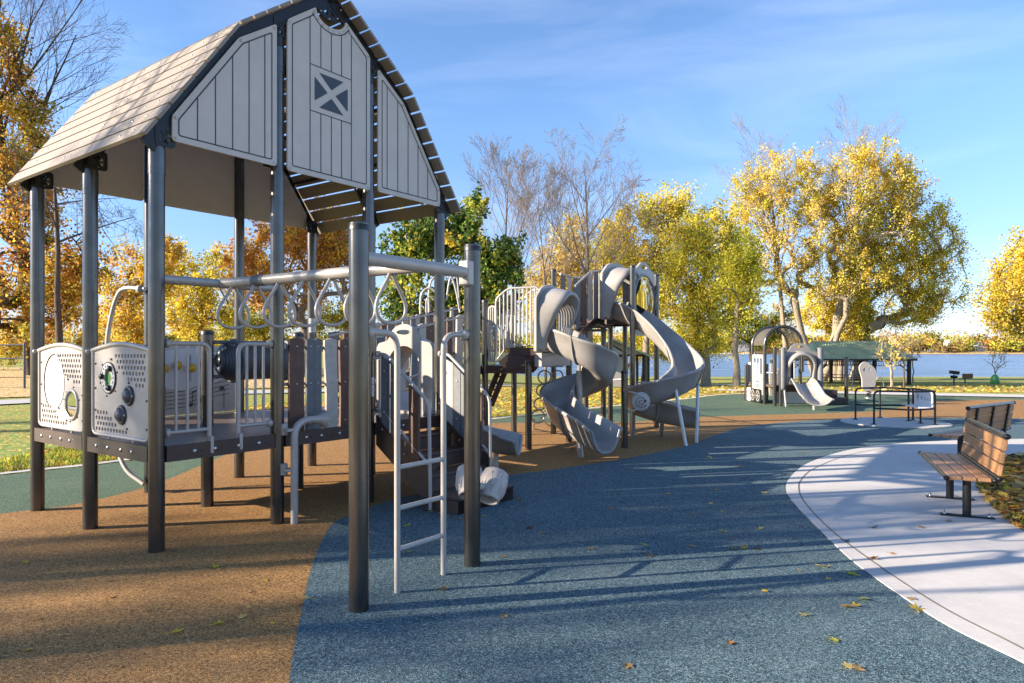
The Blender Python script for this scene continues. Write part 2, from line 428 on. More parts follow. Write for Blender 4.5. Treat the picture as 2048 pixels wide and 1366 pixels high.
    def sweep(s, pts, prof, m=0, closedprof=True, scale=None, fixup=None):
        """sweep a (side, up) profile along pts, up staying vertical"""
        P = [Vector(p) for p in pts]; N = len(P); n = len(prof); vs = []
        for i in range(N):
            t = P[min(i + 1, N - 1)] - P[max(i - 1, 0)]; t = Vector((t.x, t.y, 0)).normalized() if fixup is None else t.normalized()
            r = Vector((t.y, -t.x, 0)).normalized(); sc = scale[i] if scale else (1, 1)
            for a, b in prof: vs.append(P[i] + r * a * sc[0] + Vector((0, 0, 1)) * b * sc[1])
        fs = []
        for i in range(N - 1):
            for k in range(n if closedprof else n - 1):
                l = (k + 1) % n; fs.append((i * n + k, i * n + l, (i + 1) * n + l, (i + 1) * n + k))
        s.add(vs, fs, m, True)
        if closedprof:
            s.add(vs[:n], [tuple(range(n))], m); s.add(vs[-n:], [tuple(reversed(range(n)))], m)
    def build(s, name, mats, parent=None, bevel=0):
        me = bpy.data.meshes.new(name); me.from_pydata(s.v, [], s.f)
        for m in (mats if isinstance(mats, (list, tuple)) else [mats]): me.materials.append(M[m] if isinstance(m, str) else m)
        me.polygons.foreach_set('material_index', s.m); me.polygons.foreach_set('use_smooth', s.sm); me.update()
        o = bpy.data.objects.new(name, me); link(o, parent)
        if parent is not None and parent.name in WORLD_ROOTS: o.location = -parent.location   # parts given in world coordinates
        if bevel:
            b = o.modifiers.new('bevel', 'BEVEL'); b.width = bevel; b.segments = 2; b.limit_method = 'ANGLE'
        return o
def circ(cx, cy, r, n=16, ry=None):
    ry = r if ry is None else ry
    return [(cx + r * math.cos(2 * PI * k / n), cy + ry * math.sin(2 * PI * k / n)) for k in range(n)]
def rrect(x0, y0, x1, y1, r, n=4):
    out = []
    for cx, cy, a0 in ((x1 - r, y1 - r, 0), (x0 + r, y1 - r, PI / 2), (x0 + r, y0 + r, PI), (x1 - r, y0 + r, 1.5 * PI)):
        for k in range(n + 1):
            a = a0 + PI / 2 * k / n; out.append((cx + r * math.cos(a), cy + r * math.sin(a)))
    return out
def roundpoly(P, r, n=3):
    P = [Vector((p[0], p[1], 0)) for p in P]; out = []; N = len(P)
    for i in range(N):
        a, b, c = P[i - 1], P[i], P[(i + 1) % N]
        q = min(r, (a - b).length * .4, (c - b).length * .4); s, e = b + (a - b).normalized() * q, b + (c - b).normalized() * q
        for k in range(n + 1):
            t = k / n; p = s * (1 - t) ** 2 + b * 2 * t * (1 - t) + e * t * t; out.append((p.x, p.y))
    return out
def np_mesh(name, verts, quads, midx, mats, parent=None, smooth=False):
    me = bpy.data.meshes.new(name); nv, nf = len(verts), len(quads)
    me.vertices.add(nv); me.vertices.foreach_set('co', np.asarray(verts, np.float32).ravel())
    me.loops.add(nf * 4); me.loops.foreach_set('vertex_index', np.asarray(quads, np.int32).ravel())
    me.polygons.add(nf); me.polygons.foreach_set('loop_start', np.arange(nf, dtype=np.int32) * 4)
    try: me.polygons.foreach_set('loop_total', np.full(nf, 4, np.int32))
    except Exception: pass
    for m in mats: me.materials.append(M[m])
    me.polygons.foreach_set('material_index', np.asarray(midx, np.int32)); me.update(calc_edges=True); me.validate()
    o = bpy.data.objects.new(name, me); return link(o, parent)
def leaf_quads(C, size, rng, flat=0.0, long=1.0):
    """one folded-diamond leaf per centre; flat pulls the normals towards the zenith"""
    n = len(C)
    N = rng.normal(size=(n, 3)); N[:, 2] = N[:, 2] * (1 - flat) + flat * 3; N /= np.linalg.norm(N, axis=1)[:, None]
    A = rng.normal(size=(n, 3)); U = np.cross(N, A); U /= np.linalg.norm(U, axis=1)[:, None]; Vv = np.cross(N, U)
    s = size * rng.uniform(.55, 1.3, n)[:, None]
    a = C + U * s * .62 * long; c = C - U * s * .62 * long
    b = C + Vv * s * .42 + N * s * .10; d = C - Vv * s * .42 + N * s * .10
    V = np.stack([a, b, c, d], 1).reshape(-1, 3); Q = np.arange(n * 4).reshape(-1, 4)
    return V, Q

# ------------------------------------------------------------------ trees
def tree(name, label, base, ells, n_clump=120, per=70, leaf=.16, sig=.45, mats=(('yellow', 1),), bk='bark', trunk_r=.25, fork=2.5,
         seed=1, group=None, bare=0, cat='tree', trunks=1, tips=None, twig=.0, lean=0, up=None):
    up = (1.6 if bare else .5) if up is None else up
    rng = np.random.default_rng(seed); base = Vector(base)
    root = thing(name, label, cat, base, 0, group)
    E = [(np.array(c, float) - np.array(base), np.array(r, float)) for c, r in ells]
    w = np.array([np.prod(r) ** (2 / 3) for _, r in E]); w /= w.sum()
    cl = []
    while len(cl) < n_clump:
        c, r = E[rng.choice(len(E), p=w)]
        d = rng.normal(size=3); d /= np.linalg.norm(d)
        q = c + d * r * rng.uniform(.05, 1.35) ** .48
        g = noise.noise(Vector((q[0] * .42 + seed, q[1] * .42, q[2] * .42)))
        if not bare and g < -.10 and rng.random() < .85: continue      # hollows where the sky shows through
        cl.append(q)
    cl = np.array(cl)
    if tips is not None: cl = np.vstack([cl, np.array(tips, float) - np.array(base)])
    top = np.array([c for c, _ in E]).mean(0)
    nodes = [np.zeros(3)]; par = [-1]; starts = []
    chains = []
    for t in range(trunks):
        ang = 2 * PI * t / max(trunks, 1) + .6; sp = .0 if trunks == 1 else trunk_r * 1.1
        prev = 0; ch = [0]
        dirx = np.array([math.cos(ang), math.sin(ang) * .6, 0]) * (0 if trunks == 1 else 1)
        tgt = np.array([top[0] * .25 + lean, top[1] * .25, fork]) + dirx * fork * .42
        for s in range(1, 6):
            q = s / 5; p = tgt * q + dirx * sp * (1 - q) + np.array([rng.normal() * .06 * fork * q * .3, rng.normal() * .02 * fork, 0])
            nodes.append(p); par.append(prev); prev = len(nodes) - 1; ch.append(prev)
        chains.append(ch); starts += ch[3:]
    allowed = list(starts)
    cdir = np.zeros_like(cl)
    order = np.argsort(np.linalg.norm(cl - np.mean([nodes[i] for i in starts], 0), axis=1))
    for k in order:
        c = cl[k]; A = np.array([nodes[i] for i in allowed])
        d = c - A; dist = np.linalg.norm(d, axis=1); pen = dist * (1 + .9 * np.maximum(0, -d[:, 2] / (dist + 1e-6)) + up * np.maximum(0, .75 - d[:, 2] / (dist + 1e-6)))
        j = allowed[int(np.argmin(pen))]; p0 = nodes[j]; L = np.linalg.norm(c - p0)
        cdir[k] = (c - p0) / (L + 1e-6) + np.array([0, 0, .35]); cdir[k] /= np.linalg.norm(cdir[k])
        m = max(2, int(min(6, L / max(.5, sig * 1.2)) + 1)); prev = j; ch = [j]
        for s in range(1, m + 1):
            q = s / m; p = p0 * (1 - q) + c * q + rng.normal(size=3) * L * (.02 if bare else .04) * (1 if s < m else 0) + np.array([0, 0, (-.03 if bare else .06) * L * math.sin(PI * q)])
            nodes.append(p); par.append(prev); prev = len(nodes) - 1; ch.append(prev); allowed.append(prev)
        chains.append(ch)
    cnt = np.zeros(len(nodes))
    isn = set(par)
    for i in range(len(nodes)):
        if i not in isn: cnt[i] = 1
    for i in range(len(nodes) - 1, 0, -1): cnt[par[i]] += cnt[i]
    rad = np.maximum(trunk_r * (cnt / cnt[0]) ** .52, .010 + trunk_r * .03)
    if trunks > 1: rad = np.maximum(np.minimum(rad, trunk_r * .72), .012)
    mb = MB()
    for ci, ch in enumerate(chains):
        r = [rad[i] for i in ch]
        if ci < trunks: r[0] = r[0] * 1.45; r[1] = r[1] * 1.08
        elif len(r) > 1: r[0] = min(r[0], r[1] * 1.25)
        mb.tube([nodes[i] for i in ch], r, n=9 if ci < trunks else 5, cap=ci < trunks)
    if bare:
        for c in cl:
            for q in range(bare):
                d = (c - np.array([0, 0, fork])); d = d / (np.linalg.norm(d) + 1e-6) + rng.normal(size=3) * .42; d[2] += .4; d /= np.linalg.norm(d)
                L = sig * rng.uniform(.8, 2.2); mid = c + d * L * .5 + rng.normal(size=3) * L * .06; e = c + d * L
                r0 = .010 + trunk_r * .012 + twig
                mb.tube([c, mid, e], [r0, r0 * .7, r0 * .4], n=3, cap=False)
                for z in range(2):
                    d2 = d + rng.normal(size=3) * .6; d2 /= np.linalg.norm(d2); mb.tube([mid, mid + d2 * L * .45], [r0 * .6, r0 * .35], n=3, cap=False)
    mb.build('trunk', bk, root)
    if per:
        names = [m for m, _ in mats]; ww = np.array([x for _, x in mats], float); ww /= ww.sum()
        main = rng.choice(len(names), len(cl), p=ww)
        # neighbouring clumps tend to share a colour
        nn = len(cl) * per; wob = np.repeat(rng.uniform(.45, 1.3, len(cl)), per)[:, None]
        along = rng.uniform(-1.7, 1.3, nn)[:, None]
        C = np.repeat(cl, per, 0) + np.repeat(cdir, per, 0) * along * sig * wob * 1.25 + rng.normal(size=(nn, 3)) * sig * wob * (.62 - .22 * along)
        dens = np.repeat(rng.uniform(.15, 1.25, len(cl)), per); keepm = rng.random(len(C)) < dens; C = C[keepm]
        mi = np.repeat(main, per)[keepm]; sw = rng.random(len(mi)) < .3; mi[sw] = rng.choice(len(names), int(sw.sum()), p=ww)
        V, Q = leaf_quads(C, leaf, rng)
        np_mesh('crown', V, Q, mi, ['l_' + x for x in names], root)
    return root
def bare_tree(label, base, H, lean=(0, 0), tr=.2, bk='bark', seed=1, spread=.62, clear=.35, limbs=11, group=None, start=None, droop=0.0, levels=4, rmin=.008):
    """leafless tree: a straight leader, upswept limbs, then finer and finer twigs"""
    r = random.Random(seed); base = Vector(base); root = thing('bare_tree', label, 'tree', base, 0, group); mb = MB()
    def grow(p, d, L, rad, lev):
        n = 5 if lev < 3 else 3; pts = [p.copy()]; dd = d.copy()
        for i in range(n):
            dd = (dd + Vector((r.gauss(0, .05), r.gauss(0, .05), .035 - droop * .09))).normalized(); pts.append(pts[-1] + dd * L / n)
        rs = [max(rmin, rad * (1 - .72 * i / n)) for i in range(n + 1)]
        mb.tube(pts, rs, n=(9, 6, 4, 3, 3)[min(lev, 4)], cap=lev == 0)
        if lev >= levels: return
        k = (limbs, 7, 6, 4)[lev]
        for i in range(k):
            t = (clear if lev == 0 else .22) + (1 - (clear if lev == 0 else .22)) * (i + r.random() * .8) / k
            t = min(.98, t); q = t * n; j = min(n - 1, int(q)); c = pts[j].lerp(pts[j + 1], q - j); ax = (pts[j + 1] - pts[j]).normalized()
            side = ax.cross(Vector((r.gauss(0, 1), r.gauss(0, 1), r.gauss(0, .3)))).normalized()
            a = spread * r.uniform(.75, 1.25); nd = (ax * math.cos(a) + side * math.sin(a)).normalized()
            nl = L * ((.52 if lev == 0 else .58) * (1.1 - .55 * t)) * r.uniform(.8, 1.2)
            grow(c, nd, nl, max(rmin, rad * (1 - .72 * t) * .55), lev + 1)
    grow(Vector((0, 0, 0)), Vector((lean[0], lean[1], 1)).normalized() if start is None else Vector(start).normalized(), H, tr, 0)
    mb.build('trunk', bk, root); return root
def E(u, v, ru, rv, Y, dep=None):
    """crown lobe: centre and radii given as the photo shows them at distance Y"""
    c = D(u, v, Y); k = Y / F
    return (tuple(c), (ru * k, (dep if dep else (ru + rv) * .45) * (k if not dep else 1), rv * k))
def sheet(name, pts, z, mat, kind='structure', label=None, parent=None, thick=0):
    mb = MB(); P = [Vector((p[0], p[1], 0)) for p in pts]
    vo, eo, fo, *_ = delaunay_2d_cdt([Vector((p.x, p.y)) for p in P], [], [list(range(len(P)))], 1, 1e-5)
    mb.add([(p.x, p.y, z) for p in vo], [tuple(f) for f in fo])
    if thick:
        k = len(P); mb.add([(p.x, p.y, z) for p in P] + [(p.x, p.y, z - thick) for p in P], [(i, k + i, k + (i + 1) % k, (i + 1) % k) for i in range(k)])
    o = mb.build(name, mat, parent); me = o.data
    return tag(o, label, None, None, kind)
def ribbon(name, line, w, z, mat, kind='structure', drape=False, closed=False):
    P = [Vector((p[0], p[1], 0)) for p in line]; vs = []; fs = []; n = len(P)
    for i in range(n):
        t = P[min(i + 1, n - 1)] - P[max(i - 1, 0)]; r = Vector((t.y, -t.x, 0)).normalized()
        for sg in (-.5, .5):
            p = P[i] + r * w * sg; vs.append((p.x, p.y, z + (terrain(p.x, p.y) if drape else 0)))
    for i in range(n - 1): fs.append((2 * i, 2 * i + 1, 2 * i + 3, 2 * i + 2))
    mb = MB(); mb.add(vs, fs); return tag(mb.build(name, mat), kind=kind)

# ------------------------------------------------------------------ the setting: ground, play surface, paths, water
def build_ground():
    xs = sorted(set([-700, -300, -160, -90, -60] + list(range(-44, 61, 4)) + [70, 90, 130, 200, 350, 700]))
    ys = sorted(set([-60, -20, 0, 8, 16, 22] + list(range(26, 160, 4)) + [200, 300, 500, 900, 1500]))
    vs = [(x, y, terrain(x, y) - .02) for y in ys for x in xs]; nx = len(xs)
    fs = [(j * nx + i, j * nx + i + 1, (j + 1) * nx + i + 1, (j + 1) * nx + i) for j in range(len(ys) - 1) for i in range(nx - 1)]
    mb = MB(); mb.add(vs, fs, 0, True); tag(mb.build('ground', 'lawn'), kind='structure')
    mb = MB(); mb.add([(-5000, 75, -2.3), (5000, 75, -2.3), (5000, 4000, -2.3), (-5000, 4000, -2.3)], [(0, 1, 2, 3)])
    tag(mb.build('lake_water', 'water'), kind='structure')
build_ground()
def curve(px, n=6): return catmull([tuple(G(u, v)) for u, v in px], n)
edge = curve([(-900, 1120), (-300, 990), (0, 951), (160, 934), (270, 920), (400, 905), (560, 884), (756, 864), (980, 840), (1175, 819), (1365, 800), (1450, 790.5), (1600, 785), (1720, 786), (1850, 789), (2048, 794), (2300, 800)])
edge = [Vector((-14, 2, 0))] + edge + [Vector((18, 16, 0)), Vector((18, 6, 0))]
sheet('rubber_surface_green', [tuple(p) for p in edge] + [(18, -6), (-14, -6)], 0.0, 'greenrub')
bt = curve([(-900, 1190), (-300, 1068), (0, 1028), (150, 1009), (300, 972), (400, 932), (465, 905), (540, 888), (640, 877), (756, 866), (860, 856), (978, 846), (1226, 845.5), (1389, 835), (1500, 831), (1640, 827), (1760, 822), (1805, 814), (1840, 806), (1900, 801), (2048, 799.5), (2300, 805)])
sheet('rubber_surface_brown', [(-13.9, 2.4)] + [tuple(p) for p in bt] + [(17.9, 6), (17.9, -5.9), (-13.9, -5.9)], .004, 'brownrub')
bl = curve([(578, 1366), (588, 1300), (600, 1240), (625, 1130), (660, 1055), (700, 1031), (760, 1008), (830, 990), (900, 974), (1000, 954), (1100, 941), (1250, 918), (1370, 893), (1440, 868), (1500, 853), (1600, 843), (1700, 838), (1850, 836), (2048, 838), (2400, 846)])
sheet('rubber_surface_blue', [(-.75, -5.8), (-1.0, 1.2)] + [tuple(p) for p in bl] + [(17.8, 8), (17.8, -5.8)], .008, 'bluerub')
cc = curve([(2400, 1560), (2200, 1420), (2048, 1330), (1900, 1257), (1800, 1193), (1700, 1120), (1640, 1062), (1597, 1018), (1573, 984), (1580, 957), (1620, 926), (1700, 901), (1800, 888), (1900, 882.5), (2048, 879), (2400, 876)])
CE = [tuple(p) for p in cc]
sheet('concrete_path', [(4.4, -5.7), (3.0, .5)] + CE + [(17.7, 10), (17.7, -5.7)], .014, 'concrete', thick=.012)
jn = curve([(2200, 1392), (2048, 1304), (1900, 1228), (1800, 1165), (1700, 1094), (1650, 1052), (1613, 1012), (1598, 984), (1602, 962), (1630, 938), (1700, 911), (1790, 894)])
ribbon('path_joint', jn, .012, .0175, 'joint')
# grass bank beside the bench
bank = curve([(2700, 1300), (2300, 1180), (2048, 1065), (2000, 1030), (1968, 995), (1952, 965), (1958, 940), (1985, 920), (2048, 905), (2200, 897)])
BK = [tuple(p) for p in bank]
def bank_mesh():
    mb = MB(); P = [Vector((p[0], p[1])) for p in BK] + [Vector((14, 9.5)), Vector((14, 3.5))]
    pin = [Vector((x, y)) for x in np.arange(4.6, 14, .5) for y in np.arange(3.5, 11, .5)]
    vo, eo, fo, ov, oe, of = delaunay_2d_cdt(P + pin, [], [list(range(len(P)))], 1, 1e-5)
    def h(p):
        d = min((Vector(p) - q).length for q in P[:len(BK)]); return .016 + .05 * (1 - math.exp(-d * 1.2))
    mb.add([(p.x, p.y, h(p)) for p in vo], [tuple(f) for f in fo], 0, True)
    tag(mb.build('grass_bank_ground', 'litter'), kind='structure')
    return [p for p in pin if True], P, h
_pin, BANKP, BANKH = bank_mesh()
def inside(p, poly):
    x, y = p[0], p[1]; c = False
    for i in range(len(poly)):
        a, b = poly[i - 1], poly[i]
        if (a[1] > y) != (b[1] > y) and x < (b[0] - a[0]) * (y - a[1]) / (b[1] - a[1]) + a[0]: c = not c
    return c
border = curve([(-900, 1117), (-300, 988), (0, 948.5), (160, 932), (270, 918), (400, 903), (560, 882), (756, 862.5), (980, 838.5), (1175, 817.5), (1365, 798.5), (1450, 789), (1600, 783.5), (1720, 784)])
ribbon('concrete_border', border, .17, .012, 'concrete')
wp = catmull([tuple(GT(u, v)) for u, v in [(-300, 822), (0, 805.5), (240, 795), (465, 786), (700, 779.5), (1000, 771), (1250, 769.5), (1450, 769.5), (1560, 771)]], 6)
ribbon('park_path', wp, 2.2, .02, 'pathconc', drape=True)
fp = catmull([tuple(GT(u, v)) for u, v in [(1430, 780.5), (1550, 783), (1700, 786.5), (1800, 788.5), (1920, 791), (2048, 793.5), (2300, 799)]], 6)
ribbon('park_path', fp, 1.7, .03, 'concrete', drape=True)
# dry leaf-covered ground past the path
sheet('leaf_covered_ground', [tuple(GT(u, v))[:2] for u, v in [(-700, 812), (0, 796), (250, 787), (465, 779), (700, 772), (880, 764), (880, 745), (465, 738), (0, 735), (-700, 738)]], .015, 'litter')

def ground_leaves(name, n, region, size, names, zf, label, flat=.75):
    C = []
    while len(C) < n:
        p = region()
        if p is not None: C.append((p[0], p[1], zf(p) + R.uniform(.008, .03)))
    V, Q = leaf_quads(np.array(C), size, NP, flat); V[:, 2] = np.maximum(V[:, 2], np.repeat([c[2] - .012 for c in C], 4))
    o = np_mesh(name, V, Q, NP.integers(0, len(names), len(C)), ['l_' + k for k in names])
    tag(o, label, None, None, 'stuff'); return o
def grass_blades(name, pts, zf, h, label, mats=('l_green', 'l_dgreen', 'l_lime')):
    V = []; Q = []; mi = []
    for p in pts:
        a = R.uniform(0, 2 * PI); w = .004 * R.uniform(.7, 1.6) * (h / .06); H = h * R.uniform(.5, 1.4); dx, dy = math.cos(a), math.sin(a); l = H * R.uniform(.1, .7); z = zf(p)
        b = len(V); c = R.uniform(0, 2 * PI)
        V += [(p[0] - dx * w, p[1] - dy * w, z), (p[0] + dx * w, p[1] + dy * w, z), (p[0] + math.cos(c) * l + dx * w * .3, p[1] + math.sin(c) * l + dy * w * .3, z + H), (p[0] + math.cos(c) * l - dx * w * .3, p[1] + math.sin(c) * l - dy * w * .3, z + H)]
        Q.append((b, b + 1, b + 2, b + 3)); mi.append(R.randrange(len(mats)))
    o = np_mesh(name, V, Q, mi, list(mats)); return tag(o, label, None, None, 'stuff')
def reg_bank(edgew=None):
    def f():
        p = (R.uniform(4.5, 9.0), R.uniform(3.6, 10.5))
        if not inside(p, BANKP): return None
        if edgew:
            d = min((Vector(p) - q).length for q in BANKP[:len(BK)])
            if R.random() > math.exp(-d / edgew): return None
        return p
    return f
ground_leaves('leaf_litter', 8500, reg_bank(), .10, ['rust', 'tan', 'tan', 'orange', 'gold', 'straw', 'brown'], lambda p: BANKH(p), 'brown and gold fallen leaves covering the bank behind the bench', .82)
bp = []
f_ = reg_bank(.16)
while len(bp) < 1100:
    p = f_()
    if p: bp.append(p)
f_ = reg_bank()
while len(bp) < 1150:
    p = f_()
    if p: bp.append(p)
grass_blades('grass', bp, lambda p: BANKH(p), .055, 'green grass along the edge of the leafy bank')
BORD = [(p.x, p.y) for p in border]
def reg_lawn(v0, v1, u0, u1):
    def f():
        u, v = R.uniform(u0, u1), V0 + 1 / R.uniform(1 / (v1 - V0), 1 / (v0 - V0)); p = GT(u, v) if v < 768 else G(u, v)
        for i in range(len(BORD) - 1):
            a, b = BORD[i], BORD[i + 1]
            if min(a[0], b[0]) <= p.x <= max(a[0], b[0]):
                t = (p.x - a[0]) / (b[0] - a[0] + 1e-9); yb = a[1] + t * (b[1] - a[1])
                return (p.x, p.y) if p.y > yb + .12 else None
        return None
    return f
lawn_z = lambda p: terrain(p[0], p[1]) - .018
ground_leaves('leaf_litter', 9000, reg_lawn(805, 948, -60, 900), .085, ['gold', 'yellow', 'orange', 'tan', 'straw', 'rust'], lawn_z, 'yellow and orange leaves scattered over the lawn left of the barn', .6)
ground_leaves('leaf_litter', 5000, reg_lawn(772, 840, 900, 1500), .11, ['gold', 'yellow', 'orange', 'tan', 'straw'], lawn_z, 'yellow leaves scattered over the lawn behind the slides', .6)
f_ = reg_lawn(806, 950, -60, 500); bp = []
while len(bp) < 16000:
    p = f_()
    if p: bp.append(p)
grass_blades('grass', bp, lawn_z, .075, 'short sunlit grass of the left lawn')

def reg_far():
    u, v = R.uniform(1420, 2120), R.uniform(766, 784); p = GT(u, v); return (p.x, p.y)
ground_leaves('leaf_litter', 1800, reg_far, .16, ['gold', 'yellow', 'orange', 'tan', 'straw', 'straw'], lawn_z, 'yellow leaves strewn over the lawn between the far path and the lake', .55)

# ------------------------------------------------------------------ barn play structure (local x along the gable front, y towards the back)
BA, BB = 1.15, 1.235
barn = thing('barn_play_structure', 'large barn-roofed play structure with gambrel roof, dark posts, activity panels and ring overhead ladder', 'playground', (-2.936, 5.70, 0), math.atan2(.8056, .5925))
PR = .0635
def post(parent, x, y, h, r=PR, sleeve=False, cap=True):
    mb = MB(); seg = 22
    prof = [(r, 0), (r, h - (.42 if sleeve else .0))]
    mb.lathe(prof, (x, y, 0), n=seg)
    if sleeve:
        mb.lathe([(r, h - .42), (r, h - .10)], (x, y, 0), n=seg)
        for za, zb_ in ((.33, .29), (.285, .12)):
            mb.lathe([(r * 1.06, h - za), (r * 1.06, h - zb_)], (x, y, 0), n=seg); mb.lathe([(r * 1.0, h - za), (r * 1.06, h - za)], (x, y, 0), n=seg, smooth=False); mb.lathe([(r * 1.06, h - zb_), (r, h - zb_)], (x, y, 0), n=seg, smooth=False)
        mb.lathe([(r * 1.005, h - .10), (r * 1.005, h)], (x, y, 0), m=1, n=seg)
    else:
        mb.lathe([(r * 1.05, h - .045), (r * 1.05, h - .012), (r * .8, h + .008), (0, h + .012)], (x, y, 0), m=1, n=seg)
    return mb.build('post', ['post', 'postcap'], parent)
ZE = 3.42
for (i, j, h) in [(0, 0, ZE + .02), (1, 0, 4.66), (2, 0, 4.66), (3, 0, ZE + .02), (0, 1, ZE + .02), (3, 1, ZE + .02), (0, 2, ZE + .02), (1, 2, 4.66), (2, 2, 4.66), (3, 2, ZE + .02)]:
    p = post(barn, i * BA, j * BB, h, sleeve=True)
    if (i, j) == (2, 0): P5 = p
    if (i, j) == (3, 2): P9 = p
for i in (1, 2): post(barn, i * BA, BB, 1.87)
def sticker(parent, x, y, z0, z1, ang, wd=.085, gx=0):
    mb = MB(); r = PR * 1.012; A = [ang - wd / 2 / r + wd / r * k / 6 for k in range(7)]
    def band(za, zb, m, a0=0, a1=6, rr=r):
        pts = [(x + rr * math.cos(a), y + rr * math.sin(a)) for a in A[a0:a1 + 1]]
        vs = [(p[0], p[1], za) for p in pts] + [(p[0], p[1], zb) for p in pts]; k = len(pts)
        mb.add(vs, [(i, i + 1, k + i + 1, k + i) for i in range(k - 1)], m, True)
    band(z0, z1, 0); h = z1 - z0
    band(z0 + h * .60, z0 + h * .635, 1, 0, 6, r * 1.004)
    for q in (.12, .19, .26, .33, .40, .47, .72, .79): band(z0 + h * q, z0 + h * (q + .025), 2, 1, 5, r * 1.004)
    mb.build('sticker', ['white', 'red', 'greyprint'], parent)
sticker(P5, 2 * BA, 0, 1.16, 1.37, -1.05)
sticker(P9, 3 * BA, 2 * BB, 1.92, 2.12, -2.1, .11)
# roof: steep and shallow boards on each side of the ridge
KX, KZ, RX, RZ = .66, 4.56, 1.5 * BA, 5.36
EX, EZ = -.17, 3.37
def slope(side):
    mb = MB(); y0, y1 = -.19, 2 * BB + .24
    def X(x): return x if side < 0 else 2 * RX - x
    for (xa, za, xb, zb, n) in ((EX, EZ, KX, KZ, 8), (KX, KZ, RX + .0, RZ, 8)):
        dx, dz = (xb - xa) / n, (zb - za) / n; L = math.hypot(dx, dz); nx, nz = -dz / L, dx / L
        for k in range(n):
            a, b = (xa + dx * k, za + dz * k), (xa + dx * (k + .86), za + dz * (k + .86))
            t = .028; vs = []
            for y in (y0, y1):
                for (px, pz) in ((a[0], a[1]), (b[0], b[1]), (b[0] + nx * t, b[1] + nz * t), (a[0] + nx * t, a[1] + nz * t)): vs.append((X(px), y, pz))
            mb.add(vs, [(0, 1, 2, 3), (7, 6, 5, 4), (0, 4, 5, 1), (1, 5, 6, 2), (2, 6, 7, 3), (3, 7, 4, 0)], 0)
            for q, yy in enumerate((y0 + .28, y0 + .5, BB - .12, BB + .05, BB + .2, 2 * BB - .1, 2 * BB + .08)):
                f = .43 if q % 2 else .5
                c = Vector((X(xa + dx * (k + f) + nx * t), yy, za + dz * (k + f) + nz * t))
                mb.lathe([(.011, 0), (.011, .003), (0, .006)], c, (nx if side < 0 else -nx, 0, nz), 1, 6)
    mb.build('roof_slope', ['roofboard', 'steel'], barn)
slope(-1); slope(1)
def rafters(y):
    mb = MB()
    for side in (-1, 1):
        def X(x): return x if side < 0 else 2 * RX - x
        pts = [(EX + .07, EZ - .02), (KX + .02, KZ - .045), (RX, RZ - .05)]
        for a, b in zip(pts[:-1], pts[1:]):
            mb.bar((X(a[0]), y, a[1] - .03), (X(b[0]), y, b[1] - .03), .03, .12, 0, (0, 0, 1))
    mb.build('roof_beam', 'black', barn)
for y in (-.045, BB, 2 * BB + .035): rafters(y)
mb = MB()
for (x, z) in ((KX + .08, KZ - .1), (2 * RX - KX - .08, KZ - .1), (.3, 4.0), (2 * RX - .3, 4.0), (RX - .4, 5.02), (RX + .4, 5.02)):
    mb.bar((x, -.05, z), (x, 2 * BB + .03, z), .025, .03)
mb.build('purlin', 'black', barn)
def rosette(x, y, z, r=.062, face=-1):
    """open six-spoked wheel casting on a square plate"""
    mb = MB(); holes = []
    for k in range(6):
        a0 = PI / 3 * k + .16; a1 = PI / 3 * (k + 1) - .16
        holes.append([(.25 * r * math.cos((a0 + a1) / 2), .25 * r * math.sin((a0 + a1) / 2)), (.88 * r * math.cos(a0), .88 * r * math.sin(a0)), (.92 * r * math.cos((a0 + a1) / 2), .92 * r * math.sin((a0 + a1) / 2)), (.88 * r * math.cos(a1), .88 * r * math.sin(a1))])
    fr = ((x, y, z), (1, 0, 0), (0, 0, 1)) if face < 0 else ((x, y, z), (-1, 0, 0), (0, 0, 1))
    mb.plate(fr, rrect(-r * 1.35, -r * 1.3, r * 1.35, r * 1.6, r * .5), holes, .02)
    mb.build('bracket', 'black', barn)
for i, z in ((0, ZE), (1, 4.74), (2, 4.74), (3, ZE)):
    x = i * BA + (.04, 0, 0, -.04)[i]; rosette(x, -.066, z); rosette(x, 2 * BB - .066, z)
for x, s in ((0, 1), (3 * BA, -1)): rosette(x + .04 * s, BB - .066, ZE)
mb = MB(); fr = ((RX, -.055, 5.2), (1, 0, 0), (0, 0, 1)); holes = []
for k in range(8):
    a0 = PI / 4 * k + .14; a1 = PI / 4 * (k + 1) - .14; r = .15
    holes.append([(.35 * r * math.cos((a0 + a1) / 2), .35 * r * math.sin((a0 + a1) / 2)), (.8 * r * math.cos(a0), .8 * r * math.sin(a0)), (.8 * r * math.cos(a1), .8 * r * math.sin(a1))])
mb.plate(fr, circ(0, 0, .17, 28), holes, .02)
for k in range(8): mb.lathe([(.012, 0), (.008, .01), (0, .011)], (RX + .15 * math.cos(k * PI / 4), -.056, 5.2 + .15 * math.sin(k * PI / 4)), (0, -1, 0), 1, 7)
mb.build('ridge_bracket', ['black', 'steel'], barn)
def inset(P, d):
    P = [Vector((p[0], p[1])) for p in P]; out = []; N = len(P)
    for i in range(N):
        a, b, c = P[i - 1], P[i], P[(i + 1) % N]
        e1, e2 = (b - a).normalized(), (c - b).normalized(); n1, n2 = Vector((-e1.y, e1.x)), Vector((-e2.y, e2.x))
        k = (n1 + n2); k = k / max(.2, k.dot(n1)) ; out.append(b + k * d)
    return [(p.x, p.y) for p in out]
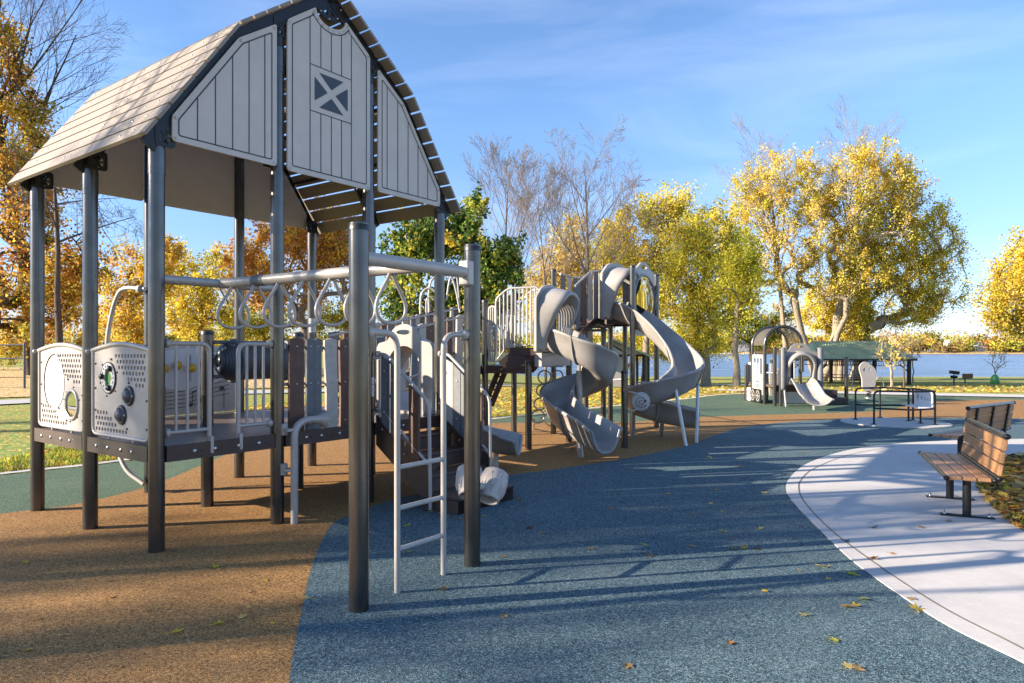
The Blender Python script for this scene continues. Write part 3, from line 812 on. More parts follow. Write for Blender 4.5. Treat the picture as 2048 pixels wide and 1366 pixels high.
def strip(mb, fr, a, b, w, m=0, off=.0025):
    o, ux, uy = (Vector(q) for q in fr); n = ux.cross(uy).normalized()
    a, b = Vector(a), Vector(b); d = (b - a).normalized(); q = Vector((-d.y, d.x)) * w / 2
    P = [a - q - d * w * .3, b - q + d * w * .3, b + q + d * w * .3, a + q - d * w * .3]
    mb.add([o + ux * p.x + uy * p.y + n * off for p in P], [(0, 1, 2, 3)], m)
def polyline(mb, fr, P, w, closed=False, m=0, off=.0025):
    for i in range(len(P) - (0 if closed else 1)): strip(mb, fr, P[i], P[(i + 1) % len(P)], w, m, off)
YF = -.088
def zroof(x, d=0):
    x = x if x < RX else 2 * RX - x
    return (EZ + (x - EX) * (KZ - EZ) / (KX - EX) if x < KX else KZ + (x - KX) * (RZ - KZ) / (RX - KX)) - d
def clip_v(P, x):
    ys = []
    for i in range(len(P)):
        a, b = P[i - 1], P[i]
        if (a[0] - x) * (b[0] - x) < 0: ys.append(a[1] + (x - a[0]) / (b[0] - a[0]) * (b[1] - a[1]))
    return min(ys), max(ys)
def gable(P, xs, window=None):
    fr = ((0, YF, 0), (1, 0, 0), (0, 0, 1)); mb = MB(); mb.plate(fr, roundpoly(P, .035), t=.02)
    for p in inset(P, .028): mb.lathe([(.012, 0), (.010, .006), (0, .007)], (p[0], YF - .001, p[1]), (0, -1, 0), 1, 8)
    o = mb.build('gable_panel', ['tanpanel', 'steel'], barn)
    I = inset(P, .055); g = MB(); polyline(g, fr, roundpoly(I, .02), .011, True)
    for x in xs:
        lo, hi = clip_v(I, x)
        if window and window[0] - .01 <= x <= window[2] + .01:
            if abs(x - window[0]) > .02 and abs(x - window[2]) > .02:
                strip(g, fr, (x, lo), (x, window[1]), .010); strip(g, fr, (x, window[3]), (x, hi), .010); continue
        strip(g, fr, (x, lo), (x, hi), .010)
    g.build('groove', 'line', o)
    return o, fr
zb = 3.40
L1 = [(.085, zb), (1.085, zb), (1.085, zroof(1.085, .13)), (KX + .03, zroof(KX + .03, .11)), (.085, zroof(.085, .13))]
gable(L1, [.085 + .055 + k * .163 for k in range(1, 6)])
gable([(2 * RX - x, z) for x, z in reversed(L1)], [2 * RX - (.14 + k * .163) for k in range(1, 6)])
nx = .19
arc = [(RX + nx * math.cos(a), 5.16 + .155 * math.sin(a) - .0) for a in [PI * (0 - k / 10) for k in range(0, 11)]]
x0, x1 = BA + .052, 2 * BA - .052
Cp = [(x0, zb - .01), (x1, zb - .01), (x1, zroof(x1, .13))] + [(RX + nx, zroof(RX + nx, .13))] + [(RX + nx * math.cos(a), zroof(RX + nx, .13) + .14 * math.sin(a)) for a in [-PI * k / 9 for k in range(1, 9)]] + [(RX - nx, zroof(RX - nx, .13)), (x0, zroof(x0, .13))]
wx0, wx1, wz0, wz1 = RX - .262, RX + .262, 4.04, 4.50
o, fr = gable(Cp, [wx0, wx0 + .131 * 1.0, RX, wx1 - .131, wx1], (wx0, wz0, wx1, wz1))
g = MB(); strip(g, fr, (wx0, wz0), (wx1, wz0), .010); strip(g, fr, (wx0, wz1), (wx1, wz1), .010)
a, b, c, d = wx0 + .055, wx1 - .05, wz0 + .055, wz1 - .055; mx, mz = (a + b) / 2, (c + d) / 2; e = .055; f = .035
for T in ([(a, c + e), (mx - e * .9, mz), (a, d - e)], [(b, d - e), (mx + e * .9, mz), (b, c + e)], [(a + e, c), (b - e, c), (mx, mz - f * 1.2)], [(a + e, d), (mx, mz + f * 1.2), (b - e, d)]):
    Tn = roundpoly(T, .012); oo, ux, uy = (Vector(q) for q in fr); n = ux.cross(uy)
    q = [oo + ux * p[0] + uy * p[1] + n * .003 for p in Tn]
    if (q[3] - q[0]).cross(q[7] - q[0]).dot(n) < 0: q.reverse()
    g.add(q, [tuple(range(len(q)))], 0)
g.build('window_mark', 'navy', o)
for i in (1, 2): mb = MB(); mb.box((i * BA - .10, .066, zb + .02), (i * BA + .10, .08, zroof(i * BA, .2))); mb.build('panel_channel', 'black', barn)
# plain inner boards of the back gable
YB = 2 * BB + .03
for P in (L1, [(2 * RX - x, z) for x, z in reversed(L1)], Cp):
    mb = MB(); mb.plate(((0, YB - .02, 0), (1, 0, 0), (0, 0, 1)), roundpoly(P, .035), t=.02); mb.build('gable_panel', 'tanpanel', barn)
# deck
ZD = .86
mb = MB(); mb.box((-.02, -.02, ZD - .03), (3 * BA + .02, 2 * BB + .02, ZD)); deck = mb.build('deck', 'deck', barn)
def fascia(p, q, out):
    mb = MB(); o = Vector(out) * .035
    p, q = Vector((*p, ZD - .06)) + o, Vector((*q, ZD - .06)) + o
    d = (q - p).normalized(); mb.bar(p + d * .06, q - d * .06, .03, .135)
    L = (q - p).length
    for s in (.26, .42, .62, .8):
        c = p + d * L * s + Vector(out) * .015; mb.lathe([(.018, 0), (.018, .006), (.009, .010), (0, .011)], c, out, 1, 12)
        c2 = c + d * .06; mb.lathe([(.006, 0), (.006, .002), (0, .0021)], c2, out, 2, 8)
    mb.build('deck_beam', ['deckbrown', 'steel', 'black'], barn)
for i in range(3):
    fascia((i * BA, 0), ((i + 1) * BA, 0), (0, -1, 0)); fascia((i * BA, 2 * BB), ((i + 1) * BA, 2 * BB), (0, 1, 0))
for j in range(2):
    fascia((0, j * BB), (0, (j + 1) * BB), (-1, 0, 0)); fascia((3 * BA, j * BB), (3 * BA, (j + 1) * BB), (1, 0, 0))
# activity panels on the left side
PW = BB - .16
def perf(xl, xh, yl, yh, ok, s=.057, r=.0195):
    out = []; row = 0; y = yl
    while y <= yh:
        x = xl + (s / 2 if row % 2 else 0)
        while x <= xh:
            if ok(x, y): out.append(circ(x, y, r, 8))
            x += s
        y += s * .88; row += 1
    return out
def interp(P, x):
    for a, b in zip(P[:-1], P[1:]):
        if a[0] <= x <= b[0]: return a[1] + (b[1] - a[1]) * (x - a[0]) / (b[0] - a[0] + 1e-9)
    return P[-1][1] if x > P[-1][0] else P[0][1]
def activity_panel(yhi, kind):
    zl = .90; H = .80; w = PW
    fr = ((-.01, yhi - .08, zl), (0, -1, 0), (0, 0, 1))
    top = [(w * k / 12, H - .05 + .055 * math.sin(PI * k / 12)) for k in range(12, -1, -1)]
    outer = [(.03, .03), (.05, 0.012), (w - .05, .012), (w - .03, .03)] + [(min(max(x, .03), w - .03), z) for x, z in top]
    up = [(p.x, p.y) for p in catmull([(-.02, H * .86, 0), (w * .18, H * .87, 0), (w * .38, H * .78, 0), (w * .56, H * .62, 0), (w * .8, H * .50, 0), (w * 1.05, H * .42, 0)], 6)]
    dn = [(p.x, p.y) for p in catmull([(-.02, H * .36, 0), (w * .15, H * .355, 0), (w * .32, H * .28, 0), (w * .50, H * .16, 0), (w * .75, H * .085, 0), (w * 1.05, H * .05, 0)], 6)]
    holes = perf(w * .40, w * .93, H * .2, H * .94, lambda x, y: y > interp(up, x) + .05 and y < H - .085 and x < w - .06)
    holes += perf(w * .07, w * .62, H * .06, H * .5, lambda x, y: y < interp(dn, x) - .045 and x > .06)
    feats = []
    if kind == 'gear': feats = [(w * .30, H * .645, .125, 'gear')]
    else: feats = [(w * .73, H * .30, .125, 'bubble')]
    big = [circ(x, y, r, 24, r) for x, y, r, _ in feats]
    def pick(x, y): return 1 if (y > interp(up, x) or y < interp(dn, x)) else 0
    def clipl(L): return [(x, y) for x, y in L if .031 < x < w - .031 and .03 < y < H - .03]
    mb = MB(); mb.plate(fr, outer, holes + big, .02, 0, [clipl(up), clipl(dn)], pick, 1)
    q = lambda x, z, d=0: Vector((-.01 - d, yhi - .08 - x, zl + z))
    s = mb
    scr = [(.06, H * .80), (.06, H * .52), (.06, H * .27), (w - .06, H * .42), (w - .06, H * .12), (w * .62, H * .1), (w * .45, H * .24), (w * .35, H * .85), (w * .65, H * .60)]
    for x, y in scr: s.lathe([(.011, 0), (.009, .008), (0, .009)], q(x, y, .0005), (-1, 0, 0), 2, 8)
    for x, y, r, k in feats:
        for a in range(6): s.lathe([(.009, 0), (.008, .007), (0, .008)], q(x + (r + .045) * math.cos(a * PI / 3 + .3), y + (r + .045) * math.sin(a * PI / 3 + .3), .0005), (-1, 0, 0), 2, 8)
    if kind != 'gear':
        for a in range(7): s.lathe([(.009, 0), (.008, .007), (0, .008)], q(w * .36 + .265 * math.cos(a * .9 + .3), H * .55 + .285 * math.sin(a * .9 + .3), .0005), (-1, 0, 0), 2, 8)
    pnl = mb.build('activity_panel', ['cream', 'taupepanel', 'darkgrey'], barn)
    mb = MB()
    tops = [q(x, z + .012) for x, z in top]
    mb.tube(fillet([q(.012, H - .045), q(.012, -.0), q(w - .012, -.0), q(w - .012, H - .045)], .07), .017, n=10)
    mb.tube([q(w + .06, H - .05)] + tops + [q(-.06, H - .05)], .021, n=10)
    for x in (w + .055, -.055): mb.lathe([(.0, -.03), (.033, -.028), (.037, 0), (.033, .028), (0, .03)], q(x, H - .05, .01), (0, 1, 0), 0, 14)
    for x in (w * .3, w * .72): mb.cbox(q(x + .012, -.075, .006), q(x - .012, .0, -.012), 0, .003)
    mb.build('frame', 'taupe', pnl)
    if kind == 'gear':
        x, y, r, _ = feats[0]; g = MB(); hl = [circ(x + r * .86 * math.cos(2 * PI * k / 16), y + r * .86 * math.sin(2 * PI * k / 16), .0125, 8) for k in range(16)]
        starpts = [(x + (r * .62 + r * .10 * math.cos(6 * 2 * PI * k / 48)) * math.cos(2 * PI * k / 48), y + (r * .62 + r * .10 * math.cos(6 * 2 * PI * k / 48)) * math.sin(2 * PI * k / 48)) for k in range(48)]
        f2 = ((-.022, yhi - .08, zl), (0, -1, 0), (0, 0, 1))
        g.plate(f2, circ(x, y, r * 1.06, 36), hl + [starpts], .012)
        g.tube([q(x + r * 1.1 * math.cos(2 * PI * k / 32), y + r * 1.1 * math.sin(2 * PI * k / 32), .006) for k in range(32)], .008, 1, 6, True)
        for k in range(3):
            a = .35 + k * 2 * PI / 3 + .6; g.lathe([(.026, 0), (.026, .018), (.018, .026), (0, .027)], q(x + r * .8 * math.cos(a), y + r * .8 * math.sin(a), .012), (-1, 0, 0), 2, 14)
        g.build('ring_dial', ['white', 'line', 'black'], pnl)
        c = MB(); c.plate(((.0, yhi - .08, zl), (0, -1, 0), (0, 0, 1)), circ(x, y, r * .8, 28), [], .006, 0, [[(x - r * .77, y + .02), (x - .03, y - .0), (x + .01, y + .03), (x + .02, y + .075), (x + .05, y + r * .60)], [(x + .01, y - .02), (x + .03, y - r * .7)]],
                          lambda px, py: 0 if (px < x + .005 + .2 * (py - y) and py < y + .05) else 1)
        c.build('dial_backing', ['greenp', 'orangep'], pnl)
        for px, pz in ((w * .66, H * .46), (w * .53, H * .245)):
            d = MB(); d.lathe([(.088, 0), (.088, .010), (.076, .022), (.066, .024), (.062, .016)], q(px, pz, 0), (-1, 0, 0), 0, 24)
            d.lathe([(.060, .012), (.054, .034), (.036, .050), (.0, .056)], q(px, pz, 0), (-1, 0, 0), 1, 20)
            for a in (0, PI): d.lathe([(.01, 0), (.008, .008), (0, .009)], q(px + .078 * math.cos(a), pz + .078 * math.sin(a), .014), (-1, 0, 0), 2, 8)
            d.build('push_dome', ['darkgrey', 'drum', 'steel'], pnl)
    else:
        d = MB(); f2 = ((-.016, yhi - .08, zl), (0, -1, 0), (0, 0, 1)); d.plate(f2, circ(w * .36, H * .55, .225, 40, .25), [], .006); d.build('white_disc', 'discwhite', pnl)
        e = MB(); e.tube([q(w * .36 + .26 * math.cos(2 * PI * k / 40 + PI / 2), H * .55 + .285 * math.sin(2 * PI * k / 40 + PI / 2), .002) for k in range(17)], .006, 0, 6); e.build('groove', 'line', pnl)
        for px, pz in ((w * .30, H * .62), (w * .43, H * .64), (w * .50, H * .64), (w * .33, H * .42), (w * .46, H * .41)): pass
        x, y, r, _ = feats[0]; d = MB(); d.lathe([(r + .028, 0), (r + .028, .012), (r + .008, .018), (r - .006, .008), (r - .006, -.02)], q(x, y, 0), (-1, 0, 0), 0, 32); d.build('porthole_rim', 'taupe', pnl)
        gl = MB(); gl.lathe([(r, -.004), (r * .85, .02), (r * .5, .04), (0, .05)], q(x, y, 0), (-1, 0, 0), 0, 28); gl.build('bubble_window', 'glass', pnl)
activity_panel(BB, 'gear'); activity_panel(2 * BB, 'bubble')
# bar rails on the front either side of the ladder opening
def half_rail(x0, x1, y=-.0, parent=barn):
    mb = MB(); s = 1 if x1 > x0 else -1; zt, zl = 1.72, .97
    mb.tube(fillet([(x0, y, zt), (x1, y, zt), (x1, y, ZD - .08)], .09, 6), .021, n=10)
    mb.tube([(x0, y, zl), (x1, y, zl)], .016, n=8)
    n = 4
    for k in range(1, n):
        x = x0 + (x1 - x0) * k / n; mb.tube([(x, y, zl), (x, y, zt)], .0135, n=8)
    for z in (zt, zl): mb.lathe([(0, 0), (.036, .004), (.040, .025), (.03, .045), (0, .05)], (x0, y, z), (s, 0, 0), 0, 14)
    mb.cbox((x1 - .017, y - .052, ZD - .10), (x1 + .017, y - .02, ZD + .05), 0, .004)
    return mb.build('guard_rail', 'taupe', parent)
half_rail(PR, .46); half_rail(BA - PR, .74)
# plank guard on the second front bay and beside the music panel
def board(mb, x0, x1, y, z0, z1, m, wob=0.0, t=.028, seed=0):
    n = 10; L = []; Rr = []
    for k in range(n + 1):
        z = z0 + (z1 - z0) * k / n; o = wob * math.sin(k / n * 5 + seed)
        L.append((x0 + o, z)); Rr.append((x1 + o * .7, z))
    mid = [(x1 - .012, z1 + .006), ((x0 + x1) / 2, z1 + .022), (x0 + .012, z1 + .006)]
    mb.plate(((0, y - t / 2, 0), (1, 0, 0), (0, 0, 1)), [L[0], Rr[0]] + Rr[1:] + mid + L[:0:-1], [], t, m)
mats3 = ['bbrown', 'bgrey', 'bcream']
mb = MB()
for z in (1.70, 1.33): mb.tube([(BA + PR, .03, z), (2 * BA - PR, .03, z)], .016, n=8)
for x in (BA + PR, 2 * BA - PR - .04): mb.lathe([(0, 0), (.036, .004), (.036, .035), (0, .04)], (x, .03, 1.70), (1, 0, 0), 0, 12)
rail = mb.build('plank_guard', 'taupe', barn)
for x0, x1, m, wob in ((1.275, 1.445, 0, 0), (1.48, 1.565, 1, 0), (1.568, 1.66, 1, 0), (1.71, 1.86, 2, .012), (1.90, 2.03, 0, .006), (2.07, 2.2, 1, 0)):
    mb = MB(); board(mb, x0, x1, -.005, ZD + .005, 1.765, 0, wob)
    for z in (1.70, 1.33, .93): mb.lathe([(.011, 0), (.009, .007), (0, .008)], ((x0 + x1) / 2, -.0195, z), (0, -1, 0), 1, 8)
    mb.build('plank', [mats3[m], 'steel'], rail)
# rain drum on the inner posts
mb = MB(); prof = [(.0, .04), (.062, .04), (.065, .0), (.09, .0)]
for k in range(7):
    z = .01 + k * .022; r = .09 + .125 * math.sin(min(1, (k + 1) / 7) * PI / 2); prof += [(r, z), (r, z + .014), (r - .008, z + .016)]
z = .18
while z < .72: prof += [(.212, z), (.212, z + .016), (.204, z + .018), (.204, z + .026)]; z += .03
prof += [(.215, .74), (.15, .86), (.09, .9), (0, .9)]
mb.lathe(prof, (BA + .12, BB, 1.545), (1, 0, 0), 0, 32); dr = mb.build('rain_drum', 'drum', barn)
mb = MB(); mb.lathe([(0, 0), (.062, 0), (.062, .03)], (BA + .125, BB, 1.545), (1, 0, 0), 0, 20); mb.build('drum_mouth', 'black', dr)
mb = MB()
for z in (1.75, 1.38): mb.tube([(BA + PR, BB, z), (2 * BA - PR, BB, z)], .02, n=8)
for x in (BA + .3, 2 * BA - .2):
    mb.tube([(x + (.218) * 0, BB + .222 * math.cos(2 * PI * k / 28), 1.545 + .222 * math.sin(2 * PI * k / 28)) for k in range(28)], .022, 0, 6, True)
    for z, d in ((1.75, 1), (1.38, -1)): mb.bar((x, BB, z - .04), (x, BB, z + .04), .05, .07, 0, (0, 1, 0))
mb.build('drum_cradle', 'bgrey', dr)
# music panel at the back
mw = 2 * BA - .16 - BA
fr = ((BA + .08 - .35, 2 * BB - .03, ZD + .02), (1, 0, 0), (0, 0, 1)); mw = 1.34; MH = .86
mb = MB(); mb.plate(fr, roundpoly([(0, 0), (mw, 0), (mw, MH - .06), (mw * .55, MH + .02), (0, MH - .02)], .05), [], .02); mus = mb.build('music_panel', 'tanpanel', barn)
wave = [(p.x, p.y) for p in catmull([(mw * .18, MH * .42, 0), (mw * .36, MH * .37, 0), (mw * .52, MH * .33, 0), (mw * .68, MH * .36, 0), (mw * .84, MH * .48, 0), (mw * .92, MH * .62, 0), (mw * .88, MH * .78, 0), (mw * .75, MH * .90, 0), (mw * .5, MH * .93, 0), (mw * .25, MH * .86, 0), (mw * .15, MH * .65, 0)], 5, True)]
mb = MB(); mb.plate((Vector(fr[0]) + Vector((0, -.008, 0)), fr[1], fr[2]), wave, [], .008); mb.build('white_panel', 'white', mus)
g = MB()
f3 = (Vector(fr[0]) + Vector((0, -.0105, 0)), fr[1], fr[2])
for k in range(5):
    L = [(p.x, p.y) for p in catmull([(mw * .16, MH * (.08 + .05 * k), 0), (mw * .35, MH * (.10 + .055 * k), 0), (mw * .55, MH * (.12 + .058 * k), 0), (mw * .74, MH * (.22 + .062 * k), 0), (mw * .93, MH * (.27 + .065 * k), 0)], 5)]
    polyline(g, f3, [p for p in L if not (interp([(0, .3)], 0) and (p[1] > MH * .36 and p[0] < mw * .70))], .007)
def note(x, z, h, flag=False):
    g.add([Vector(f3[0]) + Vector((x + .030 * math.cos(a), -.003, z + .022 * math.sin(a) + .008 * math.cos(a))) for a in [2 * PI * k / 14 for k in range(14)]], [tuple(range(14))])
    strip(g, f3, (x + .026, z), (x + .026, z + h), .008, 0, .003)
    if flag: strip(g, f3, (x + .026, z + h), (x + .14, z + h + .05), .012, 0, .003)
note(mw * .20, MH * .10, .22, True); note(mw * .30, MH * .17, .20); note(mw * .55, MH * .13, .16, True); note(mw * .66, MH * .20, .15); note(mw * .86, MH * .35, -.26)
g.build('staff_and_notes', 'line', mus)
kn = MB()
for i, x in enumerate((.30, .42, .55, .67)):
    cx, cz = mw * x, MH * (.70 if i % 2 else .66); y = 2 * BB - .045
    strip(kn, f3, (cx, MH * .48), (cx, MH * .84), .018, 1, .003)
    kn.lathe([(.028, 0), (.028, .03), (.05, .034), (.05, .048), (0, .05)], (BA - .27 + cx, y, ZD + .02 + cz), (0, -1, 0), 0, 16)
    kn.cbox((BA - .27 + cx - .035, y - .05, ZD + .02 + cz - .012), (BA - .27 + cx + .035, y - .03, ZD + .02 + cz + .012), 0, .004)
kn.build('slide_knob', ['yellow', 'greyprint'], mus)
# arched climbing pole at the back left
def loc_of(u, v, Y):
    p = D(u, v, Y) - Vector(barn.location); c, s = .5925, .8056
    return Vector((p.x * c + p.y * s, -p.x * s + p.y * c, p.z))
mb = MB(); mb.tube(catmull([loc_of(*q) for q in ((290, 578, 7.95), (250, 577, 8.05), (234, 594, 8.1), (221, 640, 8.15), (214, 700, 8.2), (216, 800, 8.2), (230, 880, 8.15), (252, 938, 8.05), (288, 968, 7.97))], 5), .026, n=10)
mb.lathe([(0, 0), (.045, .005), (.045, .05), (0, .06)], loc_of(284, 578, 7.96), (loc_of(250, 577, 8.05) - loc_of(284, 578, 7.96)), 0, 14)
mb.build('climbing_arch', 'taupe', barn)
# talking horn in front of the second post
mb = MB(); hx, hy = 1.235, -.15
mb.tube(fillet([(hx, hy, 0), (hx, hy, .985), (hx + .42, hy - .02, .985)], .17, 8)[:-1] + [Vector((hx + .20, hy - .01, .985))], .035, n=14, cap=False)
mb.lathe([(.035, 0), (.038, .05), (.047, .085), (.062, .11), (.085, .135), (.09, .14), (.08, .134), (.05, .09), (.03, .03)], (hx + .195, hy - .01, .985), (1, -.12, -.03), 0, 22)
for z in (.52, .90): mb.cbox((hx - .085, hy - .012, z - .014), (hx, hy + .07, z + .014), 0, .004); mb.cbox((BA - .01, -.10, z - .05), (BA + .05, -.055, z + .06), 0, .004)
mb.build('talking_horn', 'taupe', barn)
# overhead ring ladder out to the two free posts
NA, NB_, NBY = .117, 1.25, -2.345
N1 = post(barn, NA, NBY, 2.47); post(barn, NB_, NBY, 2.47)
mb = MB(); r = MB()
zb2 = 2.255
mb.tube([(PR - .02, 0, zb2), (BA - PR + .02, 0, zb2)], .038, n=12)
mb.tube([(NA + PR - .03, NBY, zb2), (NB_ - PR + .03, NBY, zb2)], .045, n=12)
mb.cbox((NB_ - PR - .045, NBY - .05, zb2 - .10), (NB_ - PR + .03, NBY + .05, zb2 + .09), 0, .01)
mid0, mid1 = Vector((BA / 2, 0, zb2)), Vector(((NA + NB_) / 2, NBY, zb2)); dv = mid1 - mid0
mb.tube([mid0, mid1], .045, n=14)
mb.tube([mid0 + dv * .2, mid0 + dv * .265], .049, 1, 14)
mb.build('overhead_beam', ['taupe', 'bgrey'], barn)
for k in range(7):
    c = mid0 + dv * (.075 + k * .134); pts = []
    for q in range(29):
        a = -PI / 2 + 2 * PI * q / 28; w = .165 * math.cos(a); z = -.215 + .125 * math.sin(a)
        if q < 1 or q > 27: pass
        pts.append((w, z))
    loop = [(-.012, -.03), (-.05, -.095), (-.10, -.165), (-.142, -.235), (-.155, -.295), (-.135, -.35), (-.085, -.385), (-.01, -.398), (.07, -.388), (.13, -.355), (.155, -.30), (.145, -.235), (.10, -.165), (.05, -.095), (.012, -.03)]
    mbr = MB(); mbr.tube(catmull([(c.x + a, c.y + a * .06, c.z + b) for a, b in loop], 4), .0135, n=8); mbr.build('grip_ring', 'taupe', barn)
mb = MB()
for x, tx in ((.479, NA), (.949, NB_)):
    mb.tube(fillet([(x, -2.32, 0), (x, -2.32, 1.78), (tx + (PR if tx < x else -PR), NBY + .01, 1.78)], .12, 6), .0215, n=12)
    s = 1 if tx < x else -1
    mb.lathe([(0, -.01), (.04, -.004), (.044, .03), (.03, .05), (0, .055)], (tx + s * PR, NBY + .01, 1.78), (s, 0, 0), 0, 14)
for z in (.30, .58, .86): mb.tube([(.479, -2.32, z), (.949, -2.32, z)], .0165, n=10)
mb.build('climbing_ladder', 'taupe', barn)
mb = MB(); a0 = -.25
mb.add([(NA + PR * 1.015 * math.cos(a) , NBY + PR * 1.015 * math.sin(a), z) for a, z in ((-.42, .55), (-.30, .535), (-.12, .548), (-.06, .575), (-.14, .592), (-.3, .586))], [tuple(range(6))]); mb.build('paint_chip', 'white', N1)
# conga drums on the far free post
for k, (u_, v_, Yd, tx, ty) in enumerate(((976, 1000, 5.42, .34, .80), (938, 992, 5.62, -.02, .75))):
    mb = MB(); c = loc_of(u_, v_, Yd); wx = Vector((tx, ty, 1)).normalized(); ax = Vector((wx.x * .5925 + wx.y * .8056, -wx.x * .8056 + wx.y * .5925, wx.z)); K = .80
    mb.lathe([(a * K, b * K) for a, b in [(.07, .08), (.085, .02), (.092, .0), (.105, .0), (.112, .02), (.108, .035), (.118, .05), (.140, .15), (.142, .22), (.128, .265), (.132, .275), (.128, .30), (.112, .312), (0, .315)]], c, ax, 0, 28)
    mb.lathe([(0, .05), (.075, .05)], c, -ax, 1, 20) if False else mb.lathe([(.0, .06), (.075, .06)], c, ax, 1, 20)
    z = ax; x = z.cross(Vector((1, 0, 0))).normalized(); y = z.cross(x)
    def onr(a, h):
        rr = interp([(.0, .108), (.05, .12), (.15, .142), (.22, .144), (.265, .131), (.3, .130)], h); return c + z * h * K + (x * math.cos(a) + y * math.sin(a)) * rr * K
    for q in range(8):
        a = 2 * PI * q / 8; mb.tube([onr(a, .06), onr(a + .12, .12), onr(a + .38, .25)], .007, 0, 5); mb.tube([onr(a + .78, .06), onr(a + .66, .12), onr(a + .4, .25)], .007, 0, 5)
    mb.tube([c + z * .13, Vector((NB_, NBY, c.z + .12))], .03, 0, 8)
    mb.build('conga_drum', ['cream', 'black'], barn)
# stairs down from the third front bay
sx0, sx1 = 2 * BA + .10, 3 * BA - .10
treads = [(-.02, -.30, .70), (-.28, -.56, .53), (-.54, -.82, .35), (-.72, -1.22, .17)]
mb = MB()
for i, (ya, yb, z) in enumerate(treads):
    mb.cbox((sx0, yb, z - .028), (sx1, ya, z), 0, .008)
    mb.box((sx0 + .004, yb + .02, z - (.17 if i < 3 else .165)), (sx1 - .004, yb + .04, z - .03), 1)
    mb.box((sx0 + .02, yb + .002, z - .04), (sx1 - .02, ya, z + .0025), 2) if False else None
mb.box((sx0 + .01, -1.20, .004), (sx1 - .01, -.74, .14), 1)
stairs = mb.build('stairs', ['deckbrown', 'deckbrown'], barn)
for x in (sx0 - .02, sx1 + .02):
    mb = MB(); mb.plate(((x + .014, 0, 0), (0, -1, 0), (0, 0, 1)), [(.02, .62), (.70, .14), (.84, .14), (.84, .44), (.30, .80), (.02, .95)], [], .028)
    for p in ((.4, .6), (.48, .56), (.15, .8)): mb.lathe([(.011, 0), (.009, .007), (0, .008)], (x - .0145, -p[0], p[1]), (-1, 0, 0), 1, 8)
    mb.build('stringer', ['deckbrown', 'steel'], stairs)
for x, left in ((sx0 - .03, True), (sx1 + .03, False)):
    mb = MB()
    top = fillet([(x, -PR, 1.62), (x, -.20, 1.62), (x, -.84, 1.12), (x, -.86, .02)], .08, 5)
    mb.tube(top, .019, n=10); mb.tube([(x, -.06, 1.02), (x, -.20, .98), (x, -.84, .48)], .015, n=8)
    mb.lathe([(0, 0), (.036, .004), (.036, .035), (0, .04)], (x, -PR, 1.62), (0, -1, 0), 0, 12)
    rl = mb.build('handrail', 'taupe', barn)
    for (ya, yb, m) in (((.14, .24, 1), (.25, .36, 1), (.56, .70, 0)) if left else ((.10, .30, 2), (.31, .42, 1), (.43, .54, 1), (.62, .74, 0))):
        ztop = lambda y: 1.60 - max(0, y - .18) * .80
        zbot = lambda y: .90 - max(0, y - .12) * .78
        b = MB(); xo = x + (.0 if left else -.014)
        b.plate(((xo - .014, 0, 0), (0, -1, 0), (0, 0, 1)), [(ya, zbot(ya)), (yb, zbot(yb)), (yb, ztop(yb)), (ya, ztop(ya))], [], .028)
        for z in (.25, .85): b.lathe([(.011, 0), (.009, .007), (0, .008)], (xo - .0145, -(ya + yb) / 2, zbot(yb) * (1 - z) + ztop(yb) * z), (-1, 0, 0), 1, 8)
        b.build('plank', [mats3[m], 'steel'], rl)
mb = MB(); x = 2 * BA + .02
mb.tube(fillet([(2 * BA + .0, -.07, 1.58), (2 * BA + .32, -.05, 1.58), (2 * BA + .36, -.05, .96)], .12, 5), .018, n=8); mb.tube(fillet([(2 * BA + .12, -.05, 1.56), (2 * BA + .12, -.05, .78)], .1), .014, n=8)
mb.tube([(2 * BA + .24, -.05, 1.56), (2 * BA + .24, -.05, .95)], .014, n=8); mb.build('guard_rail', 'taupe', barn)

# ------------------------------------------------------------------ slides
def channel(hw, d, t=.03, n=13, pw=2.6):
    inn = [(hw * s, d * abs(s) ** pw) for s in [-1 + 2 * k / (n - 1) for k in range(n)]]
    out = [((hw + t) * s, d * abs(s) ** pw - t) for s in [1 - 2 * k / (n - 1) for k in range(n)]]
    return inn + [(hw + .02, d + .018), (hw + .05, d + .01), (hw + .058, d - .02), (hw + .04, d - .035)] + out[1:-1] + [(-hw - .04, d - .035), (-hw - .058, d - .02), (-hw - .05, d + .01), (-hw - .02, d + .018)]
def slide(parent, pts, hw=.27, d=.34, seams=(), n=6, flare=0, name='slide', mat='plastic', pw=2.6):
    P = catmull(pts, n); N = len(P); pr = channel(hw, d, pw=pw)
    sc = []
    for i in range(N):
        q = max(0, (i - (N - 1 - flare)) / max(1, flare)) if flare else 0
        sc.append((1 + .12 * q, 1 - .18 * q))
    mb = MB(); mb.sweep(P, pr, 0, True, sc); o = mb.build(name, mat, parent)
    for f in seams:
        i = int(f * (N - 1)); s = MB(); A = P[i]; B = P[min(N - 1, i + 1)]; dd = (B - A).normalized()
        s.sweep([A - dd * .022, A, A + dd * .022], channel(hw + .012, d, .05, pw=pw), 0, True); s.build('seam_flange', mat, o)
    # rolled closing lip across the end of the run-out
    E0, E1 = P[-1], P[-2]; dd = (E0 - E1); dd.z = 0; dd.normalize(); r = Vector((dd.y, -dd.x, 0)); s0 = sc[-1]
    lip = MB(); lip.tube([E0 + r * a * s0[0] + Vector((0, 0, b * s0[1] - .012)) + dd * .0 for a, b in pr[:13]], .024, 0, 8); lip.build('lip', mat, o)
    return o
